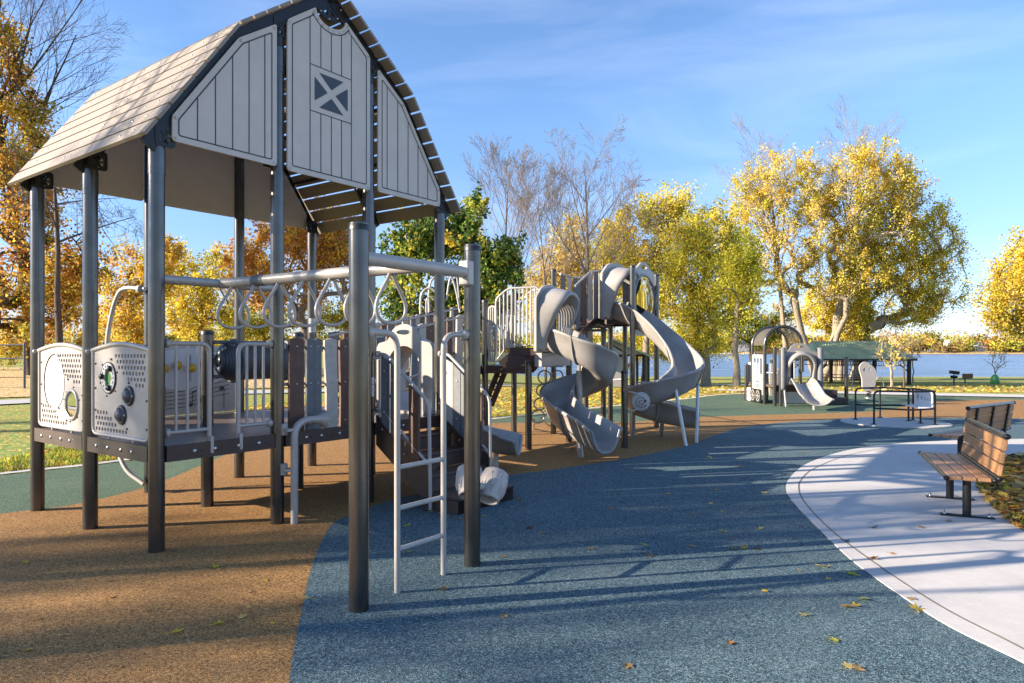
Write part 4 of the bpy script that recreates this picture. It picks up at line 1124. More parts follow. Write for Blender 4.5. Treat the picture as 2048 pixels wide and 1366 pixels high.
def hood(parent, c, f, w=1.0, hh=1.12, ow=.60, oh=.86, lip=.34, mat='plastic', hump=True):
    c = Vector(c); f = Vector((f[0], f[1], 0)).normalized(); z = Vector((0, 0, 1)); ux = z.cross(f)
    sh = hh * .80
    hw_, hz_ = (w * .27, hh - sh) if hump else (w * .40, (hh - sh) * .75); k0 = .30 if hump else .42
    outer = [(-w / 2, 0), (w / 2, 0), (w / 2, sh - .06), (w / 2 - .04, sh), (w * k0, sh + .03)] + [(hw_ * math.cos(a), sh + .02 + hz_ * math.sin(a)) for a in [PI * k / 12 for k in range(1, 12)]] + [(-w * k0, sh + .03), (-w / 2 + .04, sh), (-w / 2, sh - .06)]
    op = [(-ow / 2, .03), (ow / 2, .03)] + [(ow / 2 * math.cos(a), oh - ow / 2 + ow / 2 * math.sin(a)) for a in [PI * k / 14 for k in range(15)]]
    mb = MB(); mb.plate((c, ux, z), roundpoly(outer, .02), [op, circ(0, hh - .085, .13, 18, .032)] if hump else [op], .05)
    o = mb.build('slide_hood', mat, parent)
    path = [(-ow / 2, .04), (-ow / 2, .2), (-ow / 2, .38)] + [(ow / 2 * math.cos(a), oh - ow / 2 + ow / 2 * math.sin(a)) for a in [PI - PI * k / 18 for k in range(19)]] + [(ow / 2, .38), (ow / 2, .2), (ow / 2, .04)]
    cx = Vector((0, oh - ow / 2)); vs = []; m = len(path)
    secs = ((.16, -.01, 1), (.135, .35, 1), (.10, .8, 1), (.07, 1.0, 1), (.03, 1.03, 1), (.0, .98, 1), (-.005, .5, 1), (0, -.05, 1))
    for off, dep, _ in secs:
        for p in path:
            q = Vector(p); L = lip * (.22 + .78 * max(0, min(1, (q.y - .1) / (oh - .2))) ** 1.3)
            d = (q - cx) if q.y > cx.y else Vector((q.x, 0)); d.normalize(); q = q + d * off
            vs.append(c + ux * q.x + z * q.y + f * (L * dep))
    fs = [(i * m + k, i * m + k + 1, (i + 1) * m + k + 1, (i + 1) * m + k) for i in range(len(secs) - 1) for k in range(m - 1)]
    mb = MB(); mb.add(vs, fs, 0, True); h = mb.build('hood_lip', mat, o)
    return o
# the barn's own low slide, off its right side
hood(barn, (3 * BA + .05, .62, ZD), (1, 0))
slide(barn, [(3.5, .62, ZD), (3.85, .61, ZD - .06), (4.22, .56, .60), (4.58, .42, .37), (4.84, .18, .245), (4.98, -.08, .215)], .30, .27, (), 6, 6)
mb = MB(); mb.tube([(4.84, .2, 0), (4.84, .2, .24)], .04, n=10); mb.build('slide_foot', 'galv', barn)

# ------------------------------------------------------------------ tower play structure with the two spiral slides
TW = thing('slide_tower_structure', 'tan and brown two-deck play tower with plank bridge, bar railings and two big spiral slides', 'playground', (1.2, 12.8, 0)); WORLD_ROOTS.add(TW.name)
def tpost(u, v, vt, Y=None, r=.056):
    p = G(u, v) if Y is None else D(u, V0 + 1, Y); Y = p.y
    return post(TW, p.x, p.y, CAMH - (vt - V0) / F * Y, r)
def wp_(u, Y): return (u - 1024) / F * Y
TP = {}
for k, (u, v, vt, Y) in {'T1': (970, 0, 600, 11.9), 'T2': (1057, 900, 722, None), 'T3': (1028, 870, 588, None), 'T5': (1107, 868, 539, None), 'T8': (1138, 884, 700, None),
                         'T4': (1207, 858, 531, None), 'T9': (1221, 848, 560, None), 'T7': (1265, 868, 531, None), 'T10': (1313, 0, 549, 14.9), 'T11': (1172, 850, 590, None), 'T12': (1250, 848, 560, None)}.items():
    TP[k] = tpost(u, v, vt, Y)
# short post carrying the round spiral panel
p6 = G(1249, 896); post(TW, p6.x, p6.y, CAMH - (742 - V0) / F * p6.y, .058)
c = D(1282, 803, p6.y + .02); mb = MB(); mb.lathe([(0, -.03), (.145, -.03), (.150, -.02), (.150, .0), (.142, .008), (0, .008)], c, (.10, -1, 0), 0, 32); sp = mb.build('spiral_panel', 'cream', TW)
mb = MB(); ux = Vector((1, .1, 0)).normalized(); n_ = Vector((.1, -1, 0)).normalized()
mb.tube([c + n_ * .010 + ux * (.012 + .0048 * t * .82) * math.cos(t * .5) + Vector((0, 0, 1)) * (.012 + .0048 * t * .82) * math.sin(t * .5) for t in range(0, 37 - 12)], .0055, 0, 5)
mb.lathe([(.02, 0), (.018, .012), (0, .014)], c + n_ * .008 + ux * .075 + Vector((0, 0, .01)), n_, 0, 12); mb.build('spiral_track', 'line', sp)
mb = MB()
for dz in (.11, -.11): mb.tube(fillet([(p6.x, p6.y, c.z + dz * 1.5), (p6.x + .12, p6.y - .03, c.z + dz * 1.5), (c.x - .03, c.y, c.z + dz)], .04), .014, n=8)
mb.tube([c + n_ * -.005 + ux * .152 * math.cos(2 * PI * k / 32) + Vector((0, 0, .152 * math.sin(2 * PI * k / 32))) for k in range(32)], .012, 0, 7, True)
mb.build('panel_bracket', 'taupe', sp)
# decks
def deckpoly(pts, z, name='deck'):
    mb = MB(); P = [Vector((p[0], p[1], z)) for p in pts]; n = len(P)
    mb.add(P, [tuple(range(n))], 0); mb.add([p - Vector((0, 0, .04)) for p in reversed(P)], [tuple(range(n))], 1)
    for i in range(n):
        a, b = P[i], P[(i + 1) % n]; mb.bar(a - Vector((0, 0, .055)), b - Vector((0, 0, .055)), .035, .13, 1)
    return mb.build(name, ['deck', 'deckbrown'], TW)
LOWZ, MIDZ, TOPZ = 1.39, 1.70, 2.32
deckpoly([(-.44, 11.85), (.26, 11.62), (.35, 12.6), (-.35, 13.0)], LOWZ)
deckpoly([(-.02, 11.72), (.56, 11.55), (1.02, 12.1), (1.0, 13.3), (.2, 13.7)], MIDZ)
deckpoly([(1.60, 14.55), (2.42, 13.95), (3.1, 14.8), (2.35, 15.7), (1.65, 15.4)], TOPZ)
# gussets and the short step between the two lower decks
mb = MB()
mb.plate(((-.34, 11.70, LOWZ), (1, -.04, 0), (0, 0, 1)), [(.02, -.06), (.12, -.06), (.42, .26), (.90, .26), (.90, .16), (.72, .14), (.50, .02), (.30, -.06)], [], .04)
mb.bar((-.2, 11.72, 1.42), (.1, 11.72, 1.66), .04, .12)
mb.cbox((-.12, 11.8, LOWZ + .14), (.14, 12.5, LOWZ + .18))
mb.build('stringer', 'deckbrown', TW)
mb = MB(); mb.plate(((.30, 11.66, 1.50), (1, -.3, 0), (0, 0, 1)), [(-.28, .10), (.36, .10), (.05, -.22)], [], .03); mb.build('gusset', 'deckbrown', TW)
# bar railings
def barrier(px, Y0, Y1, vb, nb, r=.0135, parent=None, rt=.019):
    """railing whose top follows the photo points px (u, v), bars falling to row vb or to a matching list"""
    parent = parent or TW; mb = MB(); n = len(px)
    u0, u1 = px[0][0], px[-1][0]
    Yat = lambda u: Y0 + (Y1 - Y0) * (u - u0) / (u1 - u0)
    top = [tuple(D(u, v, Yat(u))) for u, v in px]
    bot = [tuple(D(u, v, Yat(u))) for u, v in vb]
    mb.tube(fillet([bot[0]] + top + [bot[-1]], .08, 4), rt, n=9); mb.tube(bot, r, n=8)
    for k in range(1, nb):
        u = u0 + (u1 - u0) * k / nb
        mb.tube([tuple(D(u, interp(vb, u), Yat(u))), tuple(D(u, interp(px, u), Yat(u)))], r, n=7)
    return mb.build('guard_rail', 'taupe', parent)
barrier([(992, 598), (1016, 577), (1078, 574)], 11.75, 11.5, [(992, 722), (1016, 691), (1078, 691)], 11)
barrier([(978, 613), (993, 613)], 11.85, 11.75, [(978, 722), (993, 722)], 4, .011)
barrier([(1004, 627), (1030, 627)], 13.2, 13.4, [(1004, 694), (1030, 694)], 3, .011)
barrier([(1040, 610), (1060, 582), (1100, 574)], 13.6, 13.3, [(1040, 694), (1060, 691), (1100, 691)], 9, .012)
# ladder chute behind the low deck
mb = MB()
for du in (0, 14): mb.bar(D(1000 + du, 734, 12.9), D(968 + du, 812, 11.9 + .9), .03, .10)
for k in range(6):
    t = (k + .5) / 6; a = D(1000, 734, 12.9).lerp(D(968, 812, 12.8), t); b = D(1014, 734, 12.9).lerp(D(982, 812, 12.8), t); mb.bar(a, b, .10, .03)
mb.build('step_ladder', 'deckbrown', TW)
# plank bridge up from the barn
def bridge_side(A, B, n, seed, hz=.95):
    A, B = Vector(A), Vector(B); mb = MB()
    mb.tube([A + Vector((0, 0, hz)), B + Vector((0, 0, hz))], .02, n=9); mb.tube([A + Vector((0, 0, .25)), B + Vector((0, 0, .25))], .015, n=8)
    r = mb.build('bridge_rail', 'taupe', TW); rr = random.Random(seed)
    d = (B - A); L = Vector((d.x, d.y, 0)).length; h = Vector((d.x, d.y, 0)).normalized()
    if h.y < 0: pass
    x = .06
    seq = [1, 0, 2, 1, 2, 0]; k = 0
    while x < L - .25:
        w = rr.choice([.16, .2, .24]); z0 = A.z + d.z * (x / L) + .06; o = A + h * x; lean = rr.uniform(-.05, .06)
        b = MB(); b.plate(((o.x, o.y, z0), h, (h.x * lean, h.y * lean, 1)), [(0, 0), (w, d.z / L * w), (w, hz - .03 + d.z / L * w), (w / 2, hz), (0, hz - .03)], [], .03)
        for zz in (.2, .85): b.lathe([(.011, 0), (0, .008)], (o.x + h.x * w / 2, o.y + h.y * w / 2, z0 + zz * hz), h.cross(Vector((0, 0, 1))), 1, 7)
        b.build('plank', [mats3[seq[k % 6]], 'steel'], r); x += w + rr.choice([.02, .05, .14]); k += 1
bA0, bA1 = Vector((-1.86, 9.35, .88)), Vector((-.50, 12.2, 1.40))
bB0, bB1 = Vector((-2.65, 9.95, .95)), Vector((-1.05, 14.2, 1.62))
bridge_side(bA0, bA1, 8, 3); bridge_side(bB0, bB1, 9, 5, .92)
mb = MB(); mb.add([bA0 + Vector((-.03, .02, 0)), bA1 + Vector((-.03, .02, 0)), bB1 + Vector((.05, -.9, -.2)), bB0 + Vector((.03, -.02, -.06))], [(0, 1, 2, 3)], 0)
mb.bar(bA0 - Vector((-.03, 0, .05)), bA1 - Vector((-.03, 0, .05)), .04, .14, 1); mb.bar(bB0 - Vector((0, 0, .08)), bB1 - Vector((0, 0, .08)), .04, .14, 1); mb.build('bridge_deck', ['deck', 'deckbrown'], TW)
# hoop handholds by the bridge
mb = MB()
for pts, Y, r in (([(858, 628), (858, 580), (866, 557), (884, 552), (898, 551), (906, 560), (914, 590), (920, 625)], 13.4, .021), ([(893, 600), (898, 565), (903, 553), (910, 552), (915, 563), (920, 625)], 13.0, .016), ([(841, 628), (842, 595), (849, 580), (860, 577), (870, 583), (874, 600)], 12.9, .023), ([(852, 625), (853, 600), (860, 594), (868, 600)], 13.1, .014)):
    mb.tube(catmull([tuple(D(u, v, Y)) for u, v in pts], 5), r, n=9)
mb.build('hoop_handhold', 'taupe', TW)
post(TW, wp_(857, 13.6), 13.6, CAMH - (604 - V0) / F * 13.6, .05)
# slide A
HA = (.66, 11.62, MIDZ - .06)
hood(TW, HA, (.84, -.54), .98, 1.16, .60, .92, .40, hump=False)
mb = MB(); f = Vector((.84, -.54, 0)).normalized(); sd_ = Vector((0, 0, 1)).cross(f); o = Vector(HA)
mb.bar(o - f * .03 - Vector((0, 0, .13)), o + f * .10 - Vector((0, 0, .13)), .98, .22); mb.build('hood_base', 'plastic', TW)
slide(TW, [(.70, 11.59, 1.66), (.98, 11.34, 1.53), (1.23, 11.22, 1.38), (1.44, 11.32, 1.21), (1.51, 11.62, 1.05), (1.34, 11.90, .92), (1.04, 11.94, .79), (.80, 11.72, .65), (.75, 11.34, .51), (.88, 10.98, .38), (1.08, 10.66, .26), (1.26, 10.38, .18), (1.38, 10.17, .16)], .235, .41, (.12, .47, .78), 6, 8, pw=3.0)
mb = MB(); mb.tube([(1.13, 11.58, 0), (1.13, 11.58, 1.32)], .055, n=14); mb.build('slide_pole', 'taupe', TW)
mb = MB(); mb.tube([tuple(G(1162, 915)), (1.04, 10.68, .26)], .045, n=10); mb.build('slide_foot', 'galv', TW)
# slide B
HB = (2.16, 14.28, TOPZ - .03)
hood(TW, HB, (.72, -.70), .98, 1.22, .60, .94, .42, hump=False)
slide(TW, [(2.16, 14.28, 2.30), (2.42, 14.02, 2.20), (2.76, 13.75, 1.93), (3.08, 13.42, 1.55), (3.26, 13.05, 1.22), (3.22, 12.66, 1.00), (2.94, 12.40, .86), (2.60, 12.38, .74), (2.36, 12.60, .60), (2.40, 12.98, .46), (2.72, 13.16, .34), (3.12, 13.10, .26), (3.50, 13.02, .22)], .245, .38, (.12, .30, .42, .62, .84), 6, 8, pw=3.0)
for a, b, r_ in ((G(1393, 886), (3.42, 12.7, 1.02), .03), (G(1372, 892), D(1351, 778, 12.2), .03), (G(1265, 874), (2.28, 13.0, .55), .04), (G(1323, 872), (2.85, 13.1, .3), .04)):
    mb = MB(); mb.tube([tuple(a), tuple(b)], r_, n=10); mb.build('slide_support', 'galv', TW)
# porthole panel beside slide B
a, b = Vector((2.44, 13.97, TOPZ - .35)), Vector((3.06, 14.78, TOPZ - .35)); ux = (b - a).normalized(); wd = (b - a).length
mb = MB(); ph = 1.52
outer = roundpoly([(.03, 0), (wd - .03, 0), (wd - .03, ph - .18), (wd * .78, ph - .12), (wd * .62, ph), (wd * .38, ph), (wd * .22, ph - .12), (.03, ph - .18)], .06)
mb.plate((a, ux, (0, 0, 1)), outer, [circ(wd / 2, .74, .43, 36, .50), circ(wd / 2, ph - .09, .15, 16, .045)], .05); pp = mb.build('porthole_panel', 'plastic', TW)
n_ = ux.cross(Vector((0, 0, 1))); mb = MB(); cc_ = a + ux * wd / 2 + Vector((0, 0, .74))
vs = []; rings = ((1.0, .0), (.93, .06), (.75, .13), (.5, .18), (.25, .205), (.02, .21)); 
for s_, d_ in rings:
    for k in range(32): vs.append(cc_ + ux * .43 * s_ * math.cos(2 * PI * k / 32) + Vector((0, 0, .50 * s_ * math.sin(2 * PI * k / 32))) + n_ * d_)
mb.add(vs, [(i * 32 + k, i * 32 + (k + 1) % 32, (i + 1) * 32 + (k + 1) % 32, (i + 1) * 32 + k) for i in range(len(rings) - 1) for k in range(32)], 0, True); mb.build('bubble_window', 'glass', pp)
mb = MB(); mb.tube([cc_ + ux * .45 * math.cos(2 * PI * k / 36) + Vector((0, 0, .52 * math.sin(2 * PI * k / 36))) + n_ * .01 for k in range(36)], .028, 0, 8, True); mb.build('porthole_rim', 'plastic', pp)
# plank stair from the middle deck up to the top deck
def plank_run(px_top, px_bot, Y0, Y1, seq, w=8):
    mb = MB(); u0, u1 = px_top[0][0], px_top[-1][0]; Ya = lambda u: Y0 + (Y1 - Y0) * (u - u0) / (u1 - u0)
    mb.tube(fillet([D(u, v, Ya(u)) for u, v in px_top], .08), .02, n=8); r = mb.build('handrail', 'taupe', TW)
    k = 0; u = u0 + 2
    while u < u1 - 4:
        b = MB(); P = [D(u, interp(px_bot, u), Ya(u)), D(u + w, interp(px_bot, u + w), Ya(u + w)), D(u + w, interp(px_top, u + w) + 2, Ya(u + w)), D(u, interp(px_top, u) + 2, Ya(u))]
        off = Vector((.004, .03, 0)); b.add(P + [p + off for p in P], [(0, 1, 2, 3), (7, 6, 5, 4), (0, 4, 5, 1), (1, 5, 6, 2), (2, 6, 7, 3), (3, 7, 4, 0)]); b.build('plank', mats3[seq[k % len(seq)]], r); u += w + 3; k += 1
plank_run([(1150, 572), (1180, 544), (1204, 541)], [(1150, 662), (1180, 640), (1204, 632)], 13.4, 14.6, [1, 0, 2, 1, 2], 9)
plank_run([(1120, 548), (1150, 556), (1172, 556)], [(1120, 640), (1150, 650), (1172, 650)], 14.6, 15.2, [1, 2, 1, 0], 9)
mb = MB(); mb.bar(D(1163, 668, 13.7), D(1196, 636, 14.5), .03, .14); mb.bar(D(1150, 664, 14.4), D(1184, 634, 15.2), .03, .14)
for k in range(4):
    p = D(1165, 660, 13.9).lerp(D(1192, 640, 14.6), k / 3); mb.cbox(p - Vector((.15, 0, .02)), p + Vector((.5, .55, .02)))
mb.build('stringer', 'deckbrown', TW)
barrier([(1182, 545), (1204, 541)], 14.5, 14.65, [(1182, 640), (1204, 640)], 4, .012)
# molded climbing panel and ring climber under the middle deck
mb = MB(); fr = (D(1068, 734, 12.6), Vector((1, .12, 0)), (0, 0, 1)); w = (1130 - 1068) / F * 12.6; hpx = 30 / F * 12.6
mb.plate(fr, roundpoly([(0, 0), (w, 0), (w * .98, hpx), (w * .05, hpx)], .05), [], .05); mb.tube(catmull([Vector(fr[0]) + Vector((w * s, -.01 + .12 * w * s, hpx * (.22 + .1 * math.sin(s * PI)))) for s in (.05, .25, .5, .75, .95)], 5), .018, 0, 7)
for s in (.22, .36, .5): mb.tube([Vector(fr[0]) + Vector((w * s, -.01 + .12 * w * s, hpx * .9)), Vector(fr[0]) + Vector((w * s + .04, -.02 + .12 * w * s, hpx * .66)), Vector(fr[0]) + Vector((w * s + .02, -.01 + .12 * w * s, hpx * .55))], .015, 0, 6)
mb.build('molded_panel', 'plastic', TW)
mb = MB()
for u, v, r in ((1089, 754, 13), (1085, 781, 12), (1080, 808, 12), (1076, 833, 13), (1115, 752, 11), (1118, 778, 10)):
    p = D(u, v, 12.5); rr = r / F * 12.5; mb.tube([p + Vector((rr * math.cos(2 * PI * k / 20), .05 * math.cos(2 * PI * k / 20), rr * math.sin(2 * PI * k / 20))) for k in range(20)], .014, 0, 7, True)
mb.tube([D(1068, 840, 12.5), G(1067, 858)], .018, n=7); mb.tube([D(1082, 836, 12.7), G(1096, 850)], .018, n=7)
mb.build('ring_climber', 'taupe', TW)
mb = MB(); mb.tube([D(1220, 760, 15.4), D(1247, 758, 15.0)], .018, n=7); mb.tube(fillet([D(1270, 766, 14.8), D(1290, 764, 14.8), G(1291, 812)], .1), .018, n=7); mb.build('grab_bar', 'taupe', TW)

# ------------------------------------------------------------------ train play structure
TR = thing('train_play_structure', 'small train-shaped play structure with arched canopy, cab window, wheels and single wide slide', 'playground', (8.4, 21.4, 0)); WORLD_ROOTS.add(TR.name)
def rpost(x, y, h, r=.055): return post(TR, x, y, h, r)
rpost(7.78, 22.9, CAMH - 27 / F * 22.9); rpost(8.45, 22.9, 1.2)
mb = MB()
for y in (21.35, 22.45):
    mb.tube([(7.82, y, 0), (7.82, y, 1.82)] + [(8.40 - .58 * math.cos(a), y, 1.82 + .58 * math.sin(a)) for a in [PI * k / 18 for k in range(19)]] + [(8.98, y, 1.0 if y < 22 else 0)], .05, n=12)
    for q in (.75, 1.5): mb.lathe([(.053, 0), (.054, .03), (.053, .06)], (7.82, y, q), (0, 0, 1), 0, 14)
arch = mb.build('arch_frame', 'post', TR)
def meshmat():
    m, n, b = newmat('shade_mesh'); b.inputs['Base Color'].default_value = (.13, .11, .09, 1); b.inputs['Roughness'].default_value = .5
    t = n.nodes.new('ShaderNodeBsdfTransparent'); mx = n.nodes.new('ShaderNodeMixShader'); mx.inputs[0].default_value = .7
    n.links.new(t.outputs[0], mx.inputs[1]); n.links.new(b.outputs[0], mx.inputs[2]); n.links.new(mx.outputs[0], n.nodes['Material Output'].inputs['Surface']); return m
M['shade'] = meshmat()
mb = MB(); A = [PI * k / 24 for k in range(25)]
vs = [(8.40 - .56 * math.cos(a), y, 1.82 + .56 * math.sin(a)) for a in A for y in (21.38, 22.42)]
mb.add(vs, [(2 * k, 2 * k + 1, 2 * k + 3, 2 * k + 2) for k in range(24)], 0, True); mb.build('canopy', 'shade', TR)
# cab side with window slots, facing left
mb = MB(); fr = ((7.80, 22.40, .28), (0, -1, 0), (0, 0, 1))
mb.plate(fr, roundpoly([(0, 0), (1.0, 0), (1.0, 1.25), (0, 1.25)], .04), [rrect(.12, .62, .34, 1.14, .06), rrect(.42, .62, .60, 1.14, .05), rrect(.68, .62, .90, 1.14, .06)], .03); cab = mb.build('cab_panel', 'cream', TR)
mb = MB(); g3 = ((7.797, 22.40, .28), (0, -1, 0), (0, 0, 1)); polyline(mb, g3, rrect(.08, .04, .92, .54, .03), .012, True); strip(mb, g3, (.05, .60), (.95, .60), .012)
polyline(mb, g3, rrect(.34, .14, .66, .40, .05), .025, True); strip(mb, g3, (.42, .20), (.50, .34), .02); strip(mb, g3, (.50, .34), (.58, .20), .02); polyline(mb, g3, circ(.5, .27, .05, 10), .012, True)
mb.build('panel_drawing', 'line', cab)
mb = MB(); fr = ((7.95, 21.30, .26), (1, 0, 0), (0, 0, 1)); mb.plate(fr, roundpoly([(0, 0), (.62, 0), (.62, .78), (.31, .86), (0, .78)], .04), [], .03); fp_ = mb.build('end_panel', 'tanpanel', TR)
mb = MB()
for k in range(1, 8): strip(mb, ((7.95, 21.295, .26), (1, 0, 0), (0, 0, 1)), (.62 * k / 8, .03), (.62 * k / 8, .77), .012)
mb.build('groove', 'line', fp_)
mb = MB(); mb.plate(((7.82, 23.0, .55), (.6, -.8, 0), (0, 0, 1)), roundpoly([(0, 0), (.5, 0), (.5, .68), (.1, .74), (0, .6)], .06), [], .04); mb.build('boiler_panel', 'tanpanel', TR)
mb = MB(); fw = ((7.76, 23.05, .02), (0, -1, 0), (0, 0, 1)); mb.plate(fw, rrect(0, 0, 1.5, .42, .05), [], .03); whp = mb.build('wheel_panel', 'black', TR)
mb = MB()
for cx in (.28, .80, 1.25):
    polyline(mb, fw, circ(cx, .21, .16, 18), .03, True)
    for a in range(3): strip(mb, fw, (cx + .15 * math.cos(a * PI / 3), .21 + .15 * math.sin(a * PI / 3)), (cx - .15 * math.cos(a * PI / 3), .21 - .15 * math.sin(a * PI / 3)), .02, 0, .004)
mb.build('wheel', 'cream', whp)
mb = MB(); mb.plate(((7.735, 22.72, .03), (0, -1, 0), (0, 0, 1)), roundpoly([(.0, 0), (.34, 0), (.30, .12), (.26, .2), (.30, .3), (.34, .42), (0, .42), (.04, .3), (.08, .2), (.04, .12)], .03), [], .02); mb.build('crank_arm', 'white', whp)
# slide bay
for x, y, h in ((7.85, 20.62, 1.76), (9.24, 20.8, 1.75), (8.0, 20.55, 1.72), (9.15, 21.9, 1.6)): rpost(x, y, h)
mb = MB(); mb.box((7.85, 20.7, .55), (9.2, 23.0, .62), 0); mb.box((7.87, 20.66, .42), (9.18, 20.70, .61), 1); mb.build('deck', ['deck', 'deckbrown'], TR)
mb = MB(); mb.plate(((7.9, 20.66, .06), (1, 0, 0), (0, 0, 1)), [(0, .02), (1.25, .02), (1.25, .36), (0, .36)], [], .03); mb.build('skirt_panel', 'tanpanel', TR)
hood(TR, (8.62, 20.66, .62), (0.0, -1), 1.18, 1.24, .70, .88, .28)
for x in (8.06, 9.17):
    mb = MB(); mb.lathe([(0, .62 - .14), (.075, .63 - .14), (.08, .70 - .14), (.08, 1.72), (.06, 1.75), (0, 1.75)], (x, 20.52, 0), (0, 0, 1), 0, 16); mb.build('roller_post', 'bgrey', TR)
slide(TR, [(8.62, 20.66, .66), (8.62, 20.40, .60), (8.56, 19.95, .42), (8.48, 19.50, .25), (8.42, 19.15, .19), (8.36, 18.80, .17)], .30, .20, (), 6, 6)
mb = MB(); mb.tube([(8.45, 19.3, 0), (8.45, 19.3, .20)], .04, n=10); mb.build('slide_foot', 'galv', TR)
mb = MB(); mb.tube(fillet([(7.84, 21.2, .98), (8.05, 20.5, .98), (8.12, 20.45, 0)], .2, 6), .028, n=10); mb.build('handrail', 'galv', TR)
mb = MB(); mb.cbox((9.35, 21.2, 0), (10.35, 22.4, .20), 0, .02); mb.cbox((9.3, 21.6, .2), (10.2, 22.5, .42), 0, .02); mb.build('stepping_box', 'deckbrown', TR)
px_ = G(1681, 802); rpost(px_.x - .1, px_.y - .6, 1.44, .06)
mb = MB(); mb.tube(fillet([(px_.x - .1, px_.y - .6, 1.06), (px_.x + .09, px_.y - .6, 1.06), (px_.x + .09, px_.y - .6, .40), (px_.x - .1, px_.y - .6, .40)], .07), .016, n=8); mb.build('grab_handle', 'taupe', TR)
mb = MB()
for x in (8.25, 8.3, 8.35): mb.cbox((x - .02, 22.0, .65), (x + .02, 22.04, 1.4))
mb.tube([(8.55, 20.9, .62), (8.55, 20.9, 1.32)], .02, n=8); mb.lathe([(0, 0), (.06, .01), (.06, .05), (0, .06)], (8.55, 20.9, 1.3), (0, 0, 1), 0, 14); mb.build('cab_controls', 'galv', TR)

# ------------------------------------------------------------------ carousel with railings
CA = thing('wheelchair_carousel', 'flush round carousel with black tube railings and a white bench panel', 'carousel', (8.72, 15.72, 0)); 
mb = MB(); mb.lathe([(1.12, .0), (1.12, .028), (1.09, .036), (0, .038)], (0, 0, 0), (0, 0, 1), 0, 64, False); mb.build('turntable', 'pathconc', CA)
o = Vector((8.72, 15.72, 0)); cp = {}
for k, (u, v) in enumerate(((1711, 842), (1748, 852), (1841, 850), (1870, 853), (1817, 845), (1826, 843), (1760, 838))): cp[k] = G(u, v) - o
mb = MB(); T = .77; Lw = .39; r = .022
mb.tube(fillet([cp[0], cp[0] + Vector((0, 0, T)), (cp[0].x + .9, cp[0].y + .35, T), (.62, .45, T - .01)], .12, 5), r, n=9)
mb.tube(fillet([cp[1], cp[1] + Vector((0, 0, T)), (.0, -.80, T), cp[3] + Vector((0, 0, T)), cp[3]], .12, 5), r, n=9)
mb.tube(fillet([cp[1] + Vector((0, 0, Lw)), (-.1, -.86, Lw - .01), (.25, -.8, Lw), cp[3] + Vector((0, 0, Lw))], .1), r * .9, n=9)
mb.tube(fillet([cp[2], cp[2] + Vector((0, 0, Lw)), cp[3] + Vector((0, 0, Lw))], .06), r * .85, n=9); mb.tube(fillet([cp[4], cp[4] + Vector((0, 0, T)), cp[5] + Vector((0, 0, T)), cp[5]], .08), r, n=9)
mb.tube(fillet([cp[6], cp[6] + Vector((0, 0, T)), cp[4] + Vector((0, 0, T))], .08), r, n=9); mb.tube([cp[0] + Vector((0, 0, Lw)), (-.2, .25, Lw), cp[4] + Vector((0, 0, Lw))], r * .8, n=8)
mb.tube([cp[5] + Vector((0, 0, T)), cp[3] + Vector((0, 0, T))], r, n=9)
for p in cp.values(): mb.lathe([(.06, .036), (.06, .05), (.03, .055)], (p.x, p.y, 0), (0, 0, 1), 0, 14)
mb.build('railing', 'black', CA)
a, b = cp[5] + Vector((.0, -.03, 0)), cp[3] + Vector((0, .04, 0)); ux = (b - a); w = ux.length; ux.normalize()
mb = MB(); fr = (a + Vector((0, 0, .40)), ux, (0, 0, 1)); n_ = ux.cross(Vector((0, 0, 1)))
mb.plate(fr, rrect(.03, 0, w - .02, .36, .03), [], .025); bp_ = mb.build('bench_panel', 'white', CA)
mb = MB()
for x, r_ in ((.22, .065), (.42, .050), (.58, .038), (.71, .026), (.81, .018)):
    mb.add([Vector(fr[0]) + ux * (x * w * .98 + r_ * math.cos(2 * PI * k / 20)) + Vector((0, 0, .21 - x * .06 + r_ * math.sin(2 * PI * k / 20))) + n_ * .003 for k in range(20)], [tuple(range(20))])
mb.build('circle_mark', 'greyprint', bp_)
mb = MB(); mb.bar(fr[0] + ux * .03 + n_ * .14 , fr[0] + ux * (w - .03) + n_ * .14, .30, .03); mb.build('seat', 'white', CA)

# ------------------------------------------------------------------ spring toy
c = G(1738, 797); ST = thing('spring_rider', 'white spring rider with a ghost-shaped back and two dark face openings', 'spring toy', c)
mb = MB(); k_ = c.y / F
pts = [(-12, 4), (-14, 24), (-19, 44), (-15, 54), (-6, 58), (3, 52), (12, 44), (15, 30), (11, 6), (0, -1)]
P = [(p.x, p.y) for p in catmull([(a * k_, b * k_ , 0) for a, b in pts], 4, True)]
mb.plate(((0, 0, 0), (1, 0, 0), (0, 0, 1)), P, [[(-12 * k_, 42 * k_), (-8 * k_, 47 * k_), (-7 * k_, 40 * k_), (-10 * k_, 38 * k_)], [(-3 * k_, 43 * k_), (2 * k_, 47 * k_), (4 * k_, 40 * k_), (-1 * k_, 39 * k_)]], .06); mb.build('back_panel', 'cream', ST, .012)
mb = MB(); mb.cbox((-.02, .0, .02), (.36, .42, .10), 0, .03); mb.build('seat', 'taupe', ST)
mb = MB(); mb.tube([(.05 + .07 * math.cos(t * .6), .1 + .07 * math.sin(t * .6), -.26 + t * .0062) for t in range(0, 48)], .014, n=7); 
so = mb.build('spring', 'black', ST); ST.location = (c.x, c.y, .27)
mb = MB(); mb.tube(fillet([(.2, .2, .10), (.45, .25, .48), (.62, .25, .40), (.66, .25, .05)], .12), .018, n=8); mb.build('handle', 'taupe', ST)
mb = MB(); mb.lathe([(.14, 0), (.14, .015), (0, .016)], (.05, .1, -.262), (0, 0, 1), 0, 20); mb.build('base_plate', 'galv', ST)

